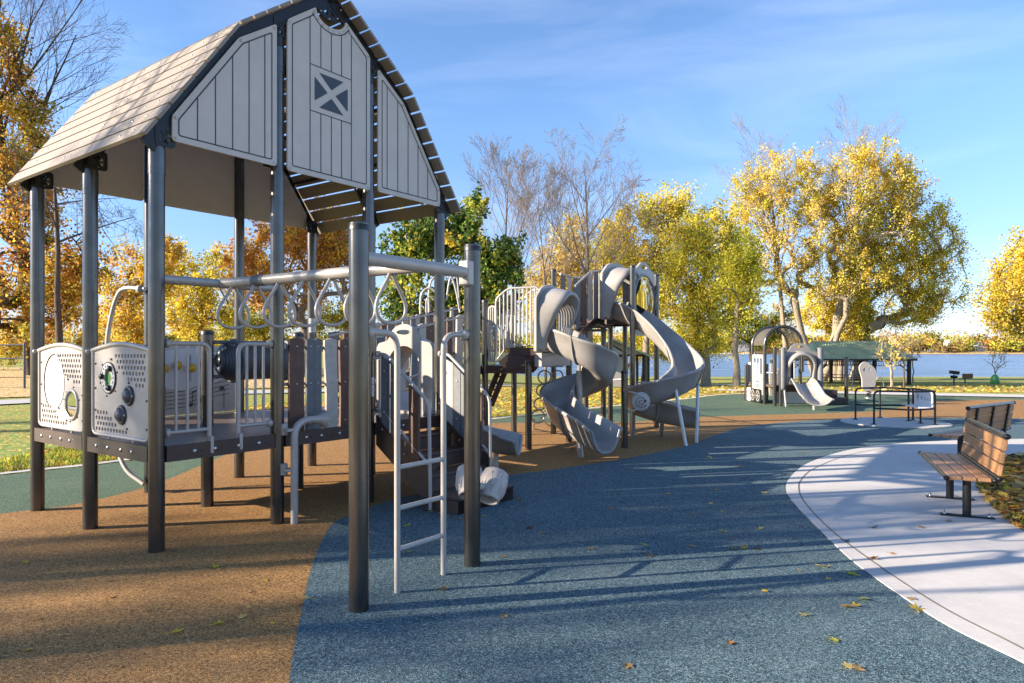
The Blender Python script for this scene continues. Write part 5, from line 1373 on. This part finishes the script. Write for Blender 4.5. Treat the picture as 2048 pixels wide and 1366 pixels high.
# ------------------------------------------------------------------ benches
def bench(label, loc, rz):
    b = thing('park_bench', label, 'bench', loc, rz, 'slatted park benches by the concrete path')
    L = .86
    for k, y in enumerate((.19, .072, -.046)):
        mb = MB(); mb.cbox((-L, y - .054, .415), (L, y + .054, .452), 0, .008); mb.build('seat_slat', 'benchwoodx', b)
    up = Vector((0, -.15, .99)).normalized(); n = Vector((0, .99, .15)).normalized()
    o = Vector((0, -.155, .46))
    for k in range(3):
        c = o + up * (.075 + k * .118); mb = MB(); q = []
        for sx in (-L, L):
            for a, t in ((-.052, -.018), (.052, -.018), (.052, .018), (-.052, .018)): q.append(c + up * a + n * t + Vector((sx, 0, 0)))
        mb.add(q, [(0, 1, 2, 3), (7, 6, 5, 4), (0, 4, 5, 1), (1, 5, 6, 2), (2, 6, 7, 3), (3, 7, 4, 0)]); mb.build('back_slat', 'benchwoodx', b, .006)
    mb = MB()
    for p in ((.268, .436), (-.122, .436), (-.155, .455)): mb.tube([(-L - .01, p[0], p[1]), (L + .01, p[0], p[1])], .019, 0, 12)
    t = o + up * .395; mb.tube([(-L - .02, t.y, t.z), (L + .02, t.y, t.z)], .024, 0, 12)
    for p in ((.268, .436, .023), (-.122, .436, .023), (-.155, .455, .023), (t.y, t.z, .028)):
        for sx in (-1, 1): mb.lathe([(0, 0), (p[2], .004), (p[2], .03), (p[2] * .9, .033)], (sx * (L + .028), p[0], p[1]), (-sx, 0, 0), 1, 12)
    mb.build('frame_tube', ['post', 'black'], b)
    for x in (-.60, 0, .60):
        mb = MB(); mb.cbox((x - .02, -.16, .39), (x + .02, .25, .4148), 0, .004)
        s0 = o - n * .032 - up * .08; s1 = o - n * .032 + up * .39; mb.bar(s0 + Vector((x, 0, 0)), s1 + Vector((x, 0, 0)), .055, .022, 0, n)
        mb.bar((x, -.13, .40), s0 + Vector((x, 0, .02)), .05, .025)
        for q in (.075, .193, .311): mb.lathe([(.009, 0), (0, .007)], o - n * .043 + up * q + Vector((x, 0, 0)), -n, 1, 7)
        mb.build('bracket', ['black', 'steel'], b)
    for x in (-.46, .46):
        mb = MB(); mb.tube([(x, .03, .01), (x, .03, .392)], .038, n=16); mb.cbox((x - .04, -.20, .0), (x + .04, .26, .014), 0, .004)
        for y in (-.16, .22): mb.lathe([(.016, .014), (.016, .03), (.007, .032), (.007, .055), (0, .055)], (x, y, 0), (0, 0, 1), 1, 6)
        mb.build('leg', ['black', 'steel'], b)
    return b
M['benchwoodx'] = woodmat('bench_slat', (.47, .24, .105), 0)
bench('wooden slatted bench with black legs seen end-on beside the leafy bank', (4.72, 7.25, .014), math.atan2(.917, .40))
bench('wooden slatted bench seen from behind, farther along the path', (6.85, 10.2, .014), math.radians(37))

# ------------------------------------------------------------------ shelters and shore furniture
def shelter():
    y0, y1, zb, ze, zr = 62.5, 69.5, -1.5, .88, 2.55; x0, x1 = 27.5, 36.7
    s = thing('picnic_shelter', 'open picnic shelter with long green metal roof by the lake', 'shelter', (33, 66, zb)); WORLD_ROOTS.add(s.name)
    ym = (y0 + y1) / 2; ins = 1.2; mb = MB()
    c = [(x0, y0, ze), (x1, y0, ze), (x1, y1, ze), (x0, y1, ze), (x0 + ins, ym, zr), (x1 - ins, ym, zr)]
    mb.add(c, [(0, 1, 5, 4), (1, 2, 5), (2, 3, 4, 5), (3, 0, 4)]); mb.add([(p[0], p[1], p[2] - .06) for p in c], [(4, 5, 1, 0), (5, 2, 1), (5, 4, 3, 2), (4, 0, 3)], 1)
    n = 34
    for k in range(1, n):
        x = x0 + (x1 - x0) * k / n; t = min(1, (x - x0) / ins, (x1 - x) / ins)
        mb.bar((x, y0, ze + .02), (x, y0 + (ym - y0) * t, ze + (zr - ze) * t + .02), .04, .05)
    for a, b in ((0, 1), (1, 2), (2, 3), (3, 0)): mb.bar(Vector(c[a]) - Vector((0, 0, .07)), Vector(c[b]) - Vector((0, 0, .07)), .08, .16, 1)
    mb.build('roof', ['roofgreen', 'black'], s)
    for x in (x0 + .5, (x0 + x1) / 2 - .2, x1 - .45):
        for y in (y0 + .5, y1 - .5):
            p = MB(); p.cbox((x - .13, y - .13, zb - .6), (x + .13, y + .13, ze - .1)); p.build('column', 'black', s)
    for y in (y0 + .5, y1 - .5):
        p = MB(); a, b = x0 + .6, x1 - .6
        for z in (ze - .22, ze - .62): p.bar((a, y, z), (b, y, z), .06, .06)
        for k in range(41): x = a + (b - a) * k / 40; p.bar((x, y, ze - .62), (x, y, ze - .22), .035, .035, 0, (0, 1, 0))
        for sx, x in ((1, a), (-1, b)): p.bar((x, y, ze - 1.1), (x + sx * .7, y, ze - .5), .08, .08)
        p.build('frieze', 'black', s)
M['roofgreen'] = plain('green_metal_roof', (.38, .45, .27), .5, .1, .18, .8)
shelter()
def pavilion():
    p0 = GT(1246, 770); Y = 56; zb = terrain(9, Y); s = thing('park_pavilion', 'small pale park building with dark-timbered gable and green roof behind the slides', 'building', ((1252 - 1024) / F * Y, Y, zb)); WORLD_ROOTS.add(s.name)
    xc = (1236 - 1024) / F * Y; zr, ze = CAMH - (678 - V0) / F * Y, CAMH - (711 - V0) / F * Y; hw = 2.9
    xc0 = xc - .5
    mb = MB(); mb.box((xc0 - 2.0, Y, zb - .3), (xc0 + 1.3, Y + 5, ze)); mb.build('wall', 'cream', s)
    mb = MB()
    for sx in (-1, 1):
        a, b = Vector((xc0, 0, zr)), Vector((xc0 + sx * hw, 0, ze)); vs = []
        for y in (Y - 1.2, Y + 5.5):
            for q, dz in ((a, .0), (b, 0), (b, -.12), (a, -.12)): vs.append((q.x, y, q.z + dz))
        mb.add(vs, [(0, 1, 2, 3), (7, 6, 5, 4), (0, 4, 5, 1), (1, 5, 6, 2), (2, 6, 7, 3), (3, 7, 4, 0)])
    mb.build('roof', 'roofgreen', s)
    mb = MB(); mb.add([(xc0 - hw + .4, Y - .3, ze + .02), (xc0 + hw - .4, Y - .3, ze + .02), (xc0, Y - .3, zr - .14)], [(0, 1, 2)]); mb.build('gable', 'tanpanel', s)
    mb = MB()
    for x in (-1.4, -.7, 0, .7, 1.4): mb.bar((xc0 + x, Y - .34, ze), (xc0 + x, Y - .34, zr - .15 - abs(x) * (zr - ze) / hw), .09, .05)
    mb.bar((xc0 - hw, Y - .34, ze), (xc0 + hw, Y - .34, ze), .06, .16); mb.bar((xc0 - 1.4, Y - .36, ze), (xc0, Y - .36, zr - .5), .06, .09); mb.bar((xc0 + 1.4, Y - .36, ze), (xc0, Y - .36, zr - .5), .06, .09); mb.build('gable_timber', 'black', s)
    for x in (hw - .9, hw - .4, hw + .0):
        mb = MB(); mb.cbox((xc0 + x - .09, Y - .4, zb - .3), (xc0 + x + .09, Y - .2, ze)); mb.build('column', 'black', s)
pavilion()
def picnic_table(p, rz, label):
    t = thing('picnic_table', label, 'picnic table', p, rz, 'picnic tables at the shelter')
    mb = MB(); mb.cbox((-.9, -.36, .70), (.9, .36, .75)); mb.build('tabletop', 'benchwood2', t)
    for y in (-.68, .68): mb = MB(); mb.cbox((-.9, y - .13, .42), (.9, y + .13, .46)); mb.build('seat', 'benchwood2', t)
    for x in (-.6, .6):
        mb = MB()
        for s in (-1, 1): mb.tube([(x, s * .15, .70), (x, s * .5, 0)], .035, n=7)
        mb.tube([(x, -.7, .41), (x, .7, .41)], .03, n=7); mb.build('leg', 'galv', t)
for k, (u, v, rz) in enumerate(((1652, 763, .1), (1674, 764, -.1), (1704, 764, .15))):
    picnic_table(GT(u, v), rz, 'brown picnic table with pale metal legs, %s under the lakeside trees' % ('leftmost', 'middle one', 'rightmost')[k])
p = GT(1908, 770); g = thing('park_grill', 'dark pedestal barbecue grill with tilted grate near the shore', 'grill', p)
sc_ = p.y / F
mb = MB(); mb.tube([(0, 0, 0), (0, 0, 14 * sc_)], .06, n=10); mb.build('pedestal', 'black', g)
mb = MB(); mb.lathe([(0, 0), (.28, .02), (.30, .28), (.27, .28), (.25, .05), (0, .04)], (0, 0, 13 * sc_), (0, 0, 1), 0, 16); mb.build('fire_bowl', 'black', g)
mb = MB(); mb.bar((-.35, 0, 26 * sc_), (.35, -.1, 24 * sc_), .4, .30); mb.tube([(0, 0, 17 * sc_), (0, 0, 24 * sc_)], .04, n=6); mb.build('grate', 'black', g)
p = GT(1930, 766); g = thing('lakeside_bench', 'small brown bench on the shore beside the barbecue grill', 'bench', p, .2)
mb = MB(); mb.cbox((-.6, -.2, .42), (.6, .2, .47)); mb.build('seat', 'benchwood2', g)
mb = MB(); mb.bar((-.6, -.3, .7), (.6, -.3, .7), .05, .45); mb.build('backrest', 'benchwood2', g)
mb = MB(); mb.tube([(0, 0, 0), (0, 0, .43)], .06, n=8); mb.build('leg', 'black', g)
p = GT(1808, 776); mb = MB(); mb.tube([(0, 0, 0), (-.02, 0, 1.4)], .04, n=6); st = mb.build('marker_stake', 'bbrown'); st.location = p; tag(st, 'thin reddish marker stake standing in the lawn by the shelter', 'stake')
# fence rails far left
fe = thing('rail_fence', 'dark two-rail fence crossing the far left edge', 'fence', (-24, 30, 0)); WORLD_ROOTS.add(fe.name)
mb = MB()
for v in (690, 717): mb.tube([D(-400, v + 1, 30), D(49, v, 30)], .035, n=7)
mb.build('rail', 'drum', fe)
for u in (-250, -100, 49): 
    mb = MB(); q = D(u, 690, 30); mb.tube([(q.x, 30, -.05), (q.x, 30, q.z + .1)], .05, n=9); mb.build('fence_post', 'drum', fe)

# ------------------------------------------------------------------ far shore
def far_shore():
    mb = MB(); xs = list(range(-500, 1300, 40)); rows = ((770, -2.6), (778, -1.6), (800, 1.0), (900, 6.0), (1000, 9.0))
    vs = [(x, y + 18 * math.sin(x * .008), z + (R.uniform(-.3, .6) if z > 0 else 0)) for y, z in rows for x in xs]; nx = len(xs)
    mb.add(vs, [(j * nx + i, j * nx + i + 1, (j + 1) * nx + i + 1, (j + 1) * nx + i) for j in range(len(rows) - 1) for i in range(nx - 1)], 0, True); tag(mb.build('far_hills', 'litter'), kind='structure')
    C = []; mi = []; pal = ['straw', 'gold', 'tan', 'olive', 'orange', 'green', 'lime', 'tan', 'yellow', 'dgreen', 'brown']
    for k in range(750):
        x = R.uniform(-350, 900); y = R.choice([785, 800, 830, 870]) + R.uniform(-5, 25) + 18 * math.sin(x * .008)
        h = R.uniform(11, 21) * (1.15 if y > 830 else .85); w = h * R.uniform(.5, .8); m = R.choice(pal); zg = 0 if y < 810 else 4
        n = 130
        for q in range(n):
            d = Vector((R.gauss(0, 1), R.gauss(0, 1), R.gauss(0, 1))).normalized() * R.random() ** .35
            C.append((x + d.x * w, y + d.y * w, zg + h * .52 + d.z * h * .5)); mi.append(pal.index(m) if R.random() < .75 else R.randrange(len(pal)))
    V, Q = leaf_quads(np.array(C), 2.4, NP); tag(np_mesh('far_woods', V, Q, mi, ['l_' + k for k in pal]), 'autumn woods lining the far shore of the lake', kind='stuff')
far_shore()
def house(u, v, w, h, wallm, roofm, label, Y=780):
    p = D(u, v, Y); k = Y / F; s = thing('lake_house', label, 'house', (p.x, Y, p.z)); W2, H2 = w * k, h * k
    mb = MB(); mb.box((-W2 / 2, 0, -2), (W2 / 2, 8, H2)); wl = mb.build('wall', wallm, s)
    mb = MB(); mb.add([(-W2 * .56, -.5, H2), (W2 * .56, -.5, H2), (0, -.5, H2 * 1.7), (-W2 * .56, 8.5, H2), (W2 * .56, 8.5, H2), (0, 8.5, H2 * 1.7)], [(0, 1, 2), (5, 4, 3), (1, 4, 5, 2), (0, 2, 5, 3), (0, 3, 4, 1)]); mb.build('roof', roofm, s)
    for a in (-.3, .05, .3): mb = MB(); mb.box((W2 * a - .5, -.06, H2 * .35), (W2 * a + .5, -.01, H2 * .75)); mb.build('window', 'navy', wl)
house(1899, 697, 7, 10, 'white', 'white', 'white gabled house across the lake, between yellow trees')
house(1965, 699, 20, 9, 'greyprint', 'drum', 'grey gabled house across the lake behind the willow')
house(2035, 700, 12, 6, 'greyprint', 'drum', 'low grey house at the right end of the far shore')
house(1490, 700, 26, 12, 'cream', 'drum', 'pale house across the lake seen between two tree trunks')
house(1868, 702, 10, 3, 'tanpanel', 'roofgreen', 'low tan boathouse at the waterline across the lake')
for k, (u, w) in enumerate(((1452, 20), (1498, 26))):
    p = D(u, 706, 700); mb = MB(); mb.cbox((-w * .25, 0, .3), (w * .25, 3, .7), 0, .05)
    for x in range(-3, 4): mb.tube([(x * w * .07, 0, -1), (x * w * .07, 0, 2.6)], .18, n=6)
    o = mb.build('boat_dock', 'white'); o.location = (p.x, 700, -2.2); tag(o, 'white boat dock across the lake, %s of the slender ash trunk' % ('left', 'right')[k], 'dock')

# ------------------------------------------------------------------ trees
Yl = 42
tree('oak_tree', 'tall oak with rust and olive leaves at the far left edge', (D(-30, 0, Yl).x, Yl, 0),
     [E(-60, 120, 80, 110, Yl), E(15, 235, 70, 80, Yl), E(-30, 330, 120, 90, Yl), E(60, 400, 70, 75, Yl), E(20, 520, 120, 90, Yl), E(130, 545, 75, 70, Yl), E(60, 620, 110, 60, Yl), E(170, 470, 30, 40, Yl), E(0, 90, 25, 90, Yl)], 420, 150, .17, .52,
     (('rust', 2), ('gold', 4), ('olive', 3), ('orange', 3), ('brown', .6)), 'barkdark', .5, 5, 3)
Yb = 46
bare_tree('bare-topped tree with fine upswept twigs beside the left oak', (D(62, 0, Yb).x, Yb, 0), 24, (.03, 0), .32, 'barkdark', 5, .6, .38, 13)
bare_tree('bare tree with long branches reaching right above the yellow maples', (D(120, 0, 40).x, 40, 0), 12.5, (.02, 0), .22, 'barkdark', 6, 1.05, .62, 9, droop=.7)
for k, (Y, ub, ells, nc, mats, label, bk, tr) in enumerate((
    (50, 250, [(250, 580, 55, 85), (310, 540, 45, 60), (215, 640, 50, 60), (285, 640, 60, 55), (330, 500, 25, 30)], 150, (('gold', 3), ('olive', 2), ('yellow', 2), ('tan', 2), ('orange', 1)), 'yellow and bronze maple behind the left posts', 'bark', .2),
    (56, 400, [(390, 590, 55, 75), (430, 560, 50, 60), (360, 630, 50, 50), (345, 525, 30, 45), (450, 620, 45, 50)], 170, (('yellow', 4), ('gold', 2), ('lime', 2), ('olive', 1)), 'bright yellow maple seen between the barn posts', 'bark', .2),
    (48, 615, [(560, 490, 70, 60), (620, 470, 70, 60), (520, 560, 60, 55), (660, 530, 60, 70), (590, 570, 80, 50), (640, 430, 60, 30), (480, 500, 35, 45), (690, 470, 35, 55)], 300, (('orange', 4), ('gold', 3), ('tan', 2), ('rust', 1)), 'orange maple with forked trunk behind the barn deck', 'bark', .30),
    (60, 520, [(480, 640, 60, 35), (560, 650, 50, 30), (640, 640, 50, 35), (700, 630, 45, 45), (430, 655, 40, 25)], 160, (('lime', 3), ('olive', 3), ('yellow', 2), ('green', 1)), 'low lime and olive tree under the orange maple', 'bark', .15),
    (58, 60, [(40, 690, 70, 35), (130, 690, 60, 40), (200, 690, 50, 40), (-40, 690, 60, 40)], 130, (('olive', 3), ('lime', 2), ('gold', 2), ('rust', 1)), 'olive and gold hedge trees beyond the path at far left', 'bark', .15),
    (62, 320, [(260, 690, 60, 35), (350, 690, 60, 35), (420, 690, 60, 35), (310, 670, 60, 30)], 130, (('olive', 3), ('dgreen', 1), ('lime', 2), ('gold', 2)), 'dark olive hedge trees behind the music panel', 'bark', .15))):
    tree('maple_tree' if k < 3 else 'hedge_tree', label, (D(ub, 0, Y).x, Y, 0), [E(u, v, a, b, Y) for u, v, a, b in ells], nc, 140, .165, .50, mats, bk, tr, 3.2, 20 + k)
Y = 34
tree('green_tree', 'dense dark green tree behind the barn roof corner', (D(905, 0, Y).x, Y, 0), [E(880, 520, 90, 90, Y), E(930, 460, 55, 55, Y), E(840, 470, 60, 40, Y), E(950, 560, 90, 80, Y), E(830, 570, 65, 75, Y), E(1000, 540, 45, 50, Y), E(900, 630, 110, 45, Y), E(960, 420, 18, 28, Y), E(1020, 500, 22, 28, Y), E(800, 500, 30, 40, Y)], 430, 95, .17, .30,
     (('green', 4), ('dgreen', 4), ('olive', 2.4), ('lime', 1.2), ('gold', .35)), 'barkdark', .22, 2.0, 31)
for k, (ub, vt, Y, tr, sp, lean, lab) in enumerate(((1030, 335, 52, .17, .50, -.04, 'bare tree with thin grey limbs just right of the green tree'), (1092, 370, 55, .15, .45, .0, 'bare tree with narrow crown between two other bare trees'),
        (1185, 322, 50, .24, .62, -.03, 'tallest bare tree with dark limbs left of the yellow grove'))):
    x = D(ub, 0, Y).x; bare_tree(lab, (x, Y, terrain(x, Y)), (V0 - vt) / F * Y + CAMH - terrain(x, Y) - 1.5, (lean, 0), tr * .8, 'barkgrey', 40 + k, sp, .30, 12)
for k, (Y, ub, ells, nc, mats, label, bk, tr, fk, tn) in enumerate((
    (62, 1160, [(1130, 560, 60, 60), (1180, 600, 60, 60), (1230, 560, 50, 70), (1090, 620, 50, 45), (1150, 640, 70, 40), (1240, 490, 30, 50), (1110, 540, 50, 60), (1200, 500, 50, 60), (1060, 590, 40, 50), (1150, 480, 40, 40)], 330, (('straw', 3), ('gold', 2), ('yellow', 2), ('tan', 2), ('olive', 1)), 'thin straw-yellow tree behind the bar railings', 'bark', .22, 4, 1),
    (58, 1290, [(1260, 470, 45, 60), (1300, 430, 50, 40), (1330, 480, 50, 60), (1275, 560, 45, 70), (1350, 420, 40, 40), (1320, 580, 50, 60), (1400, 430, 45, 40), (1240, 520, 40, 60)], 250, (('straw', 2), ('yellow', 3), ('olive', 2), ('lime', 2), ('gold', 1)), 'tall yellow tree directly above the porthole panel', 'barkpale', .28, 6, 1),
    (55, 1412, [(1390, 560, 60, 80), (1360, 640, 45, 50), (1420, 620, 50, 70), (1400, 470, 50, 45), (1440, 560, 40, 60), (1380, 690, 40, 25), (1340, 560, 35, 60), (1450, 470, 45, 50), (1480, 540, 40, 50)], 270, (('olive', 2), ('lime', 3), ('yellow', 4), ('green', .7), ('gold', 1)), 'olive-yellow tree with leaning trunk right of the far slide', 'barkpale', .34, 3.6, 1),
    (50, 1473, [(1470, 570, 40, 50), (1480, 510, 35, 40), (1455, 620, 25, 35), (1495, 620, 22, 35)], 70, (('lime', 2), ('olive', 2), ('yellow', 2)), 'slender ash with straight yellow-lit trunk left of the train', 'barkpale', .22, 6.5, 1),
    (73, 1640, [(1560, 385, 90, 70), (1660, 365, 100, 60), (1750, 345, 80, 55), (1510, 450, 70, 70), (1600, 470, 100, 70), (1700, 460, 100, 70), (1600, 550, 80, 45), (1690, 560, 80, 50), (1790, 400, 50, 70), (1800, 345, 40, 40), (1480, 540, 50, 60), (1450, 480, 30, 35), (1620, 315, 30, 30), (1725, 300, 40, 30), (1520, 375, 25, 35)], 700, (('straw', 3.4), ('yellow', 3.4), ('gold', 2), ('olive', 1.2), ('lime', 1)), 'huge many-stemmed straw-yellow cottonwood rising behind the train', 'barkpale', .66, 8.5, 4),
    (75, 1715, [(1800, 430, 80, 60), (1840, 500, 75, 65), (1870, 560, 55, 55), (1790, 540, 90, 60), (1800, 610, 60, 40), (1730, 590, 70, 60), (1760, 480, 80, 70), (1710, 650, 40, 50), (1880, 480, 45, 60), (1850, 610, 40, 35), (1780, 655, 25, 40)], 540, (('yellow', 4.5), ('olive', 1.6), ('gold', 3), ('lime', 1.4)), 'broad yellow cottonwood with forked trunk at the shelter', 'barkpale', .7, 7, 1),
    (79, 1668, [(1670, 600, 50, 60), (1700, 640, 40, 40), (1640, 620, 40, 40)], 120, (('yellow', 4), ('gold', 2), ('lime', 1)), 'yellow cottonwood standing behind the shelter roof', 'barkpale', .6, 7, 1),
    (60, 2120, [(2045, 510, 30, 50), (2010, 560, 40, 40), (2040, 590, 60, 45), (1985, 585, 35, 22), (2060, 640, 60, 35), (2010, 640, 30, 25), (2090, 540, 60, 70)], 230, (('gold', 3), ('yellow', 3), ('olive', 2), ('straw', 1)), 'golden tree leaning in from the right edge over the lake', 'bark', .4, 6, 1),
    (78, 1250, [(1100, 695, 50, 22), (1190, 690, 50, 28), (1270, 690, 45, 28), (1350, 690, 45, 30), (1420, 685, 30, 32)], 170, (('yellow', 3), ('olive', 3), ('lime', 2), ('gold', 1)), 'low yellow-olive thicket along the shore behind the spiral slides', 'bark', .2, 1.5, 1),
    (85, 1500, [(1490, 650, 40, 35), (1450, 660, 30, 40), (1530, 660, 40, 35), (1560, 640, 40, 30)], 130, (('dgreen', 2), ('green', 2), ('brown', 2), ('olive', 2), ('gold', .8)), 'dark green shoreline tree behind the slender ash', 'barkdark', .2, 4, 1))):
    x = D(ub, 0, Y).x
    tree('cottonwood_tree' if k in (4, 5, 6) else ('ash_tree' if k == 3 else 'yellow_tree' if k < 8 else 'shore_tree'), label, (x, Y, terrain(x, Y) - .05), [E(u, v, a, b, Y) for u, v, a, b in ells], nc, 170 if k != 4 else 135, .165, .58, mats, bk, tr, fk, 60 + k, trunks=tn)
for k, (u0, vt, ln) in enumerate(((1575, 350, -.10), (1680, 338, .02))):
    Yc = 74 + k * 2; x = D(u0, 0, Yc).x; bare_tree(('bare upswept tree topping the huge cottonwood on its left', 'bare upswept tree topping the huge cottonwood in its middle')[k], (x, Yc, terrain(x, Yc)), (V0 - vt) / F * Yc + 2, (ln, 0), .3, 'barkpale', 77 + k, .42, .55, 12)
for k, (u, v, cu, cv, cr_, lab, mats) in enumerate(((1783, 776, 1782, 700, 30, 'young tree with thin pale trunk before the shelter roof', (('gold', 2), ('straw', 2), ('olive', 1))), (1990, 768, 1991, 718, 17, 'small staked sapling with a green watering bag', (('straw', 2), ('tan', 2), ('gold', 1))), (1826, 764, 1828, 700, 16, 'sparse reddish sapling at the end of the shelter', (('rust', 2), ('brown', 2))))):
    p = GT(u, v); t = tree('sapling', lab, p, [E(cu, cv, cr_, cr_ * 1.1, p.y), E(cu - cr_ * .3, cv - cr_ * .9, cr_ * .5, cr_ * .6, p.y)], 30, 5, .12, .24, mats, 'barkpale', .06, (v - cv - cr_ * .8) / F * p.y, 90 + k, None, 2)
    if k == 1:
        mb = MB(); mb.lathe([(.36, 0), (.42, .15), (.34, .6), (.18, .85), (.06, .9)], (0, 0, 0), (0, 0, 1), 0, 14); mb.build('watering_bag', 'greenp', t)
# trees outside the frame on the sunny side, whose shadows cross the ground
for k, (c_, d_, z0_, z1_, sp, n, per, seed) in enumerate(((6.0, 40, 9, 16, .9, 110, 22, 201), (18.0, 50, 12, 19, 1.0, 40, 12, 202))):
    x, y = -d_, c_ - .2 * d_; zc = (z0_ + z1_) / 2; hz = (z1_ - z0_) / 2
    tree('shade_tree', ['half-bare maple standing left of the barn, nearest the path', 'tall half-bare maple farther left of the barn'][k], (x, y, 0),
         [((x, y, zc), (sp * 1.5, sp, hz)), ((x + 3, y + .8, zc + hz * .4), (3, sp * .7, hz * .6)), ((x + 4, y - .9, zc - hz * .3), (3.5, sp * .6, hz * .5))], n, per, .2, .6, (('gold', 3), ('orange', 2), ('rust', 2)), 'bark', .28, z0_ * .6, seed, None, 2)

bare_tree('young leafless tree left of the brown rubber, nearest the viewpoint', (-7.2, 2.72, 0), 7.5, (-.02, 0), .075, 'bark', 301, .6, .40, 8, levels=3)
bare_tree('young leafless tree left of the brown rubber, farther from the viewpoint', (-11.0, 3.5, 0), 10.0, (.0, .03), .10, 'bark', 302, .55, .35, 10, levels=3)

# ------------------------------------------------------------------ fallen leaves lying one by one
def leaf_mesh(seed, mat):
    r = random.Random(seed); mb = MB(); out = []
    for k in range(5):
        a = PI / 2 + (k - 2) * 1.02; L = (1.0, .92, .62)[abs(k - 2)] * r.uniform(.85, 1.1); an = a - .51
        out.append((.40 * math.cos(an), .40 * math.sin(an)))
        out += [(L * .70 * math.cos(a - .22), L * .70 * math.sin(a - .22)), (L * math.cos(a), L * math.sin(a)), (L * .70 * math.cos(a + .22), L * .70 * math.sin(a + .22))]
    out.append((.18, -.42) if False else (-.15, -.35)); out.append((.15, -.35))
    cu, cw = r.uniform(.15, .5), r.uniform(-.3, .4)
    H = lambda p: .10 + cu * p[0] ** 2 + cw * .5 * p[1] ** 2 + .06 * math.sin(5 * p[0] + seed)
    vs = [(0, 0, H((0, 0)))] + [(p[0], p[1], max(.02, H(p))) for p in out]; n = len(out)
    vs += [(p[0] * .5, p[1] * .5, H((p[0] * .5, p[1] * .5))) for p in out]
    mb.add(vs, [(0, n + 1 + k, n + 1 + (k + 1) % n) for k in range(n)] + [(n + 1 + k, 1 + k, 1 + (k + 1) % n, n + 1 + (k + 1) % n) for k in range(n)], 0, True)
    mb.tube([(0, -.3, .1), (.05, -.7, .08), (.16 * r.choice([-1, 1]), -1.1, .10)], .025, 0, 5)
    me_o = mb.build('fallen_leaf', mat); return me_o
LV = {}
def put_leaf(u, v, col, s, zone, z):
    key = (col, R.randrange(4))
    if key not in LV: LV[key] = leaf_mesh(hash(col) % 97 + key[1] * 13 if False else sum(map(ord, col)) + key[1] * 13, 'l_' + col); o = LV[key]
    else: o = LV[key].copy(); COL.objects.link(o)
    p = G(u, v); o.location = (p.x, p.y, z); o.rotation_euler = (R.uniform(-.2, .2), R.uniform(-.2, .2), R.uniform(0, 6.28)); o.scale = (s, s, s)
    nm = {'yellow': 'yellow', 'gold': 'golden', 'tan': 'tan', 'straw': 'pale straw', 'rust': 'rust brown', 'brown': 'dark brown', 'lime': 'yellow-green', 'orange': 'orange'}[col]
    tag(o, 'fallen %s leaf lying on the %s' % (nm, zone), 'leaf', 'fallen %s leaves on the %s' % (nm, zone))
BR, BL, CO = ('brown rubber surface', .006), ('blue rubber surface', .010), ('pale concrete path', .016)
for u, v, c, s, zn in ((50, 1127, 'yellow', .045, BR), (433, 1135, 'yellow', .05, BR), (302, 1221, 'tan', .055, BR), (484, 1237, 'straw', .05, BR), (435, 1250, 'yellow', .05, BR), (350, 1267, 'yellow', .05, BR), (498, 1216, 'straw', .025, BR), (22, 1093, 'gold', .03, BR), (75, 1240, 'gold', .03, BR), (220, 1163, 'tan', .03, BR), (350, 1137, 'rust', .028, BR), (598, 1211, 'tan', .04, BR), (614, 1200, 'straw', .05, BL), (815, 1053, 'lime', .06, BL), (1060, 1058, 'brown', .055, BL), (1085, 1069, 'gold', .045, BL), (886, 1182, 'tan', .06, BL), (1010, 1236, 'tan', .04, BL), (1447, 1066, 'yellow', .055, BL), (1470, 1101, 'tan', .055, BL), (1488, 1099, 'gold', .05, BL), (1514, 1101, 'brown', .04, BL), (1530, 988, 'straw', .06, BL), (1645, 1136, 'gold', .06, BL), (1703, 1151, 'lime', .065, BL), (1692, 1217, 'orange', .06, BL), (1708, 1215, 'gold', .055, BL), (1728, 1202, 'yellow', .06, BL), (1833, 1223, 'gold', .075, BL), (1608, 1234, 'straw', .05, BL), (1668, 1285, 'yellow', .055, BL), (1696, 1338, 'straw', .05, BL), (1712, 1342, 'tan', .055, BL), (1257, 1335, 'tan', .045, BL), (1338, 990, 'gold', .05, BL), (1420, 917, 'yellow', .06, BL), (1605, 905, 'gold', .05, BL), (1555, 876, 'rust', .06, BL), (1600, 1145, 'tan', .035, BL), (1657, 1161, 'gold', .03, BL), (1385, 1032, 'tan', .045, BL), (1478, 935, 'rust', .05, BL), (1245, 1005, 'tan', .05, BL), (1180, 1100, 'tan', .04, BL), (1747, 1059, 'brown', .05, CO), (1745, 1121, 'rust', .055, CO), (1783, 1111, 'rust', .035, CO), (1840, 1058, 'tan', .055, CO), (1823, 1202, 'tan', .04, CO), (1898, 1046, 'tan', .04, CO), (1693, 1086, 'brown', .035, CO), (1912, 996, 'tan', .04, CO)):
    put_leaf(u, v, c, s, *zn)
for k in range(34):
    v = V0 + F * CAMH / R.uniform(3.6, 13); u = R.uniform(760, 1560)
    p = G(u, v); 
    if v < 905: continue
    zn = BL if u > 1020 or v > 1060 else BR
    put_leaf(u, v, R.choice(['tan', 'gold', 'straw', 'yellow', 'rust']), R.uniform(.025, .045), *zn)
for u, v, c in ((862, 1026, 'gold'), (880, 1031, 'tan'), (893, 1034, 'gold'), (905, 1037, 'orange'), (925, 1041, 'gold'), (850, 1022, 'tan'), (998, 1003, 'rust')): put_leaf(u, v, c, R.uniform(.035, .05), *BL)
for k in range(16):
    u, v = R.uniform(20, 560), R.uniform(1060, 1350); put_leaf(u, v, R.choice(['tan', 'gold', 'straw']), R.uniform(.02, .035), *BR)
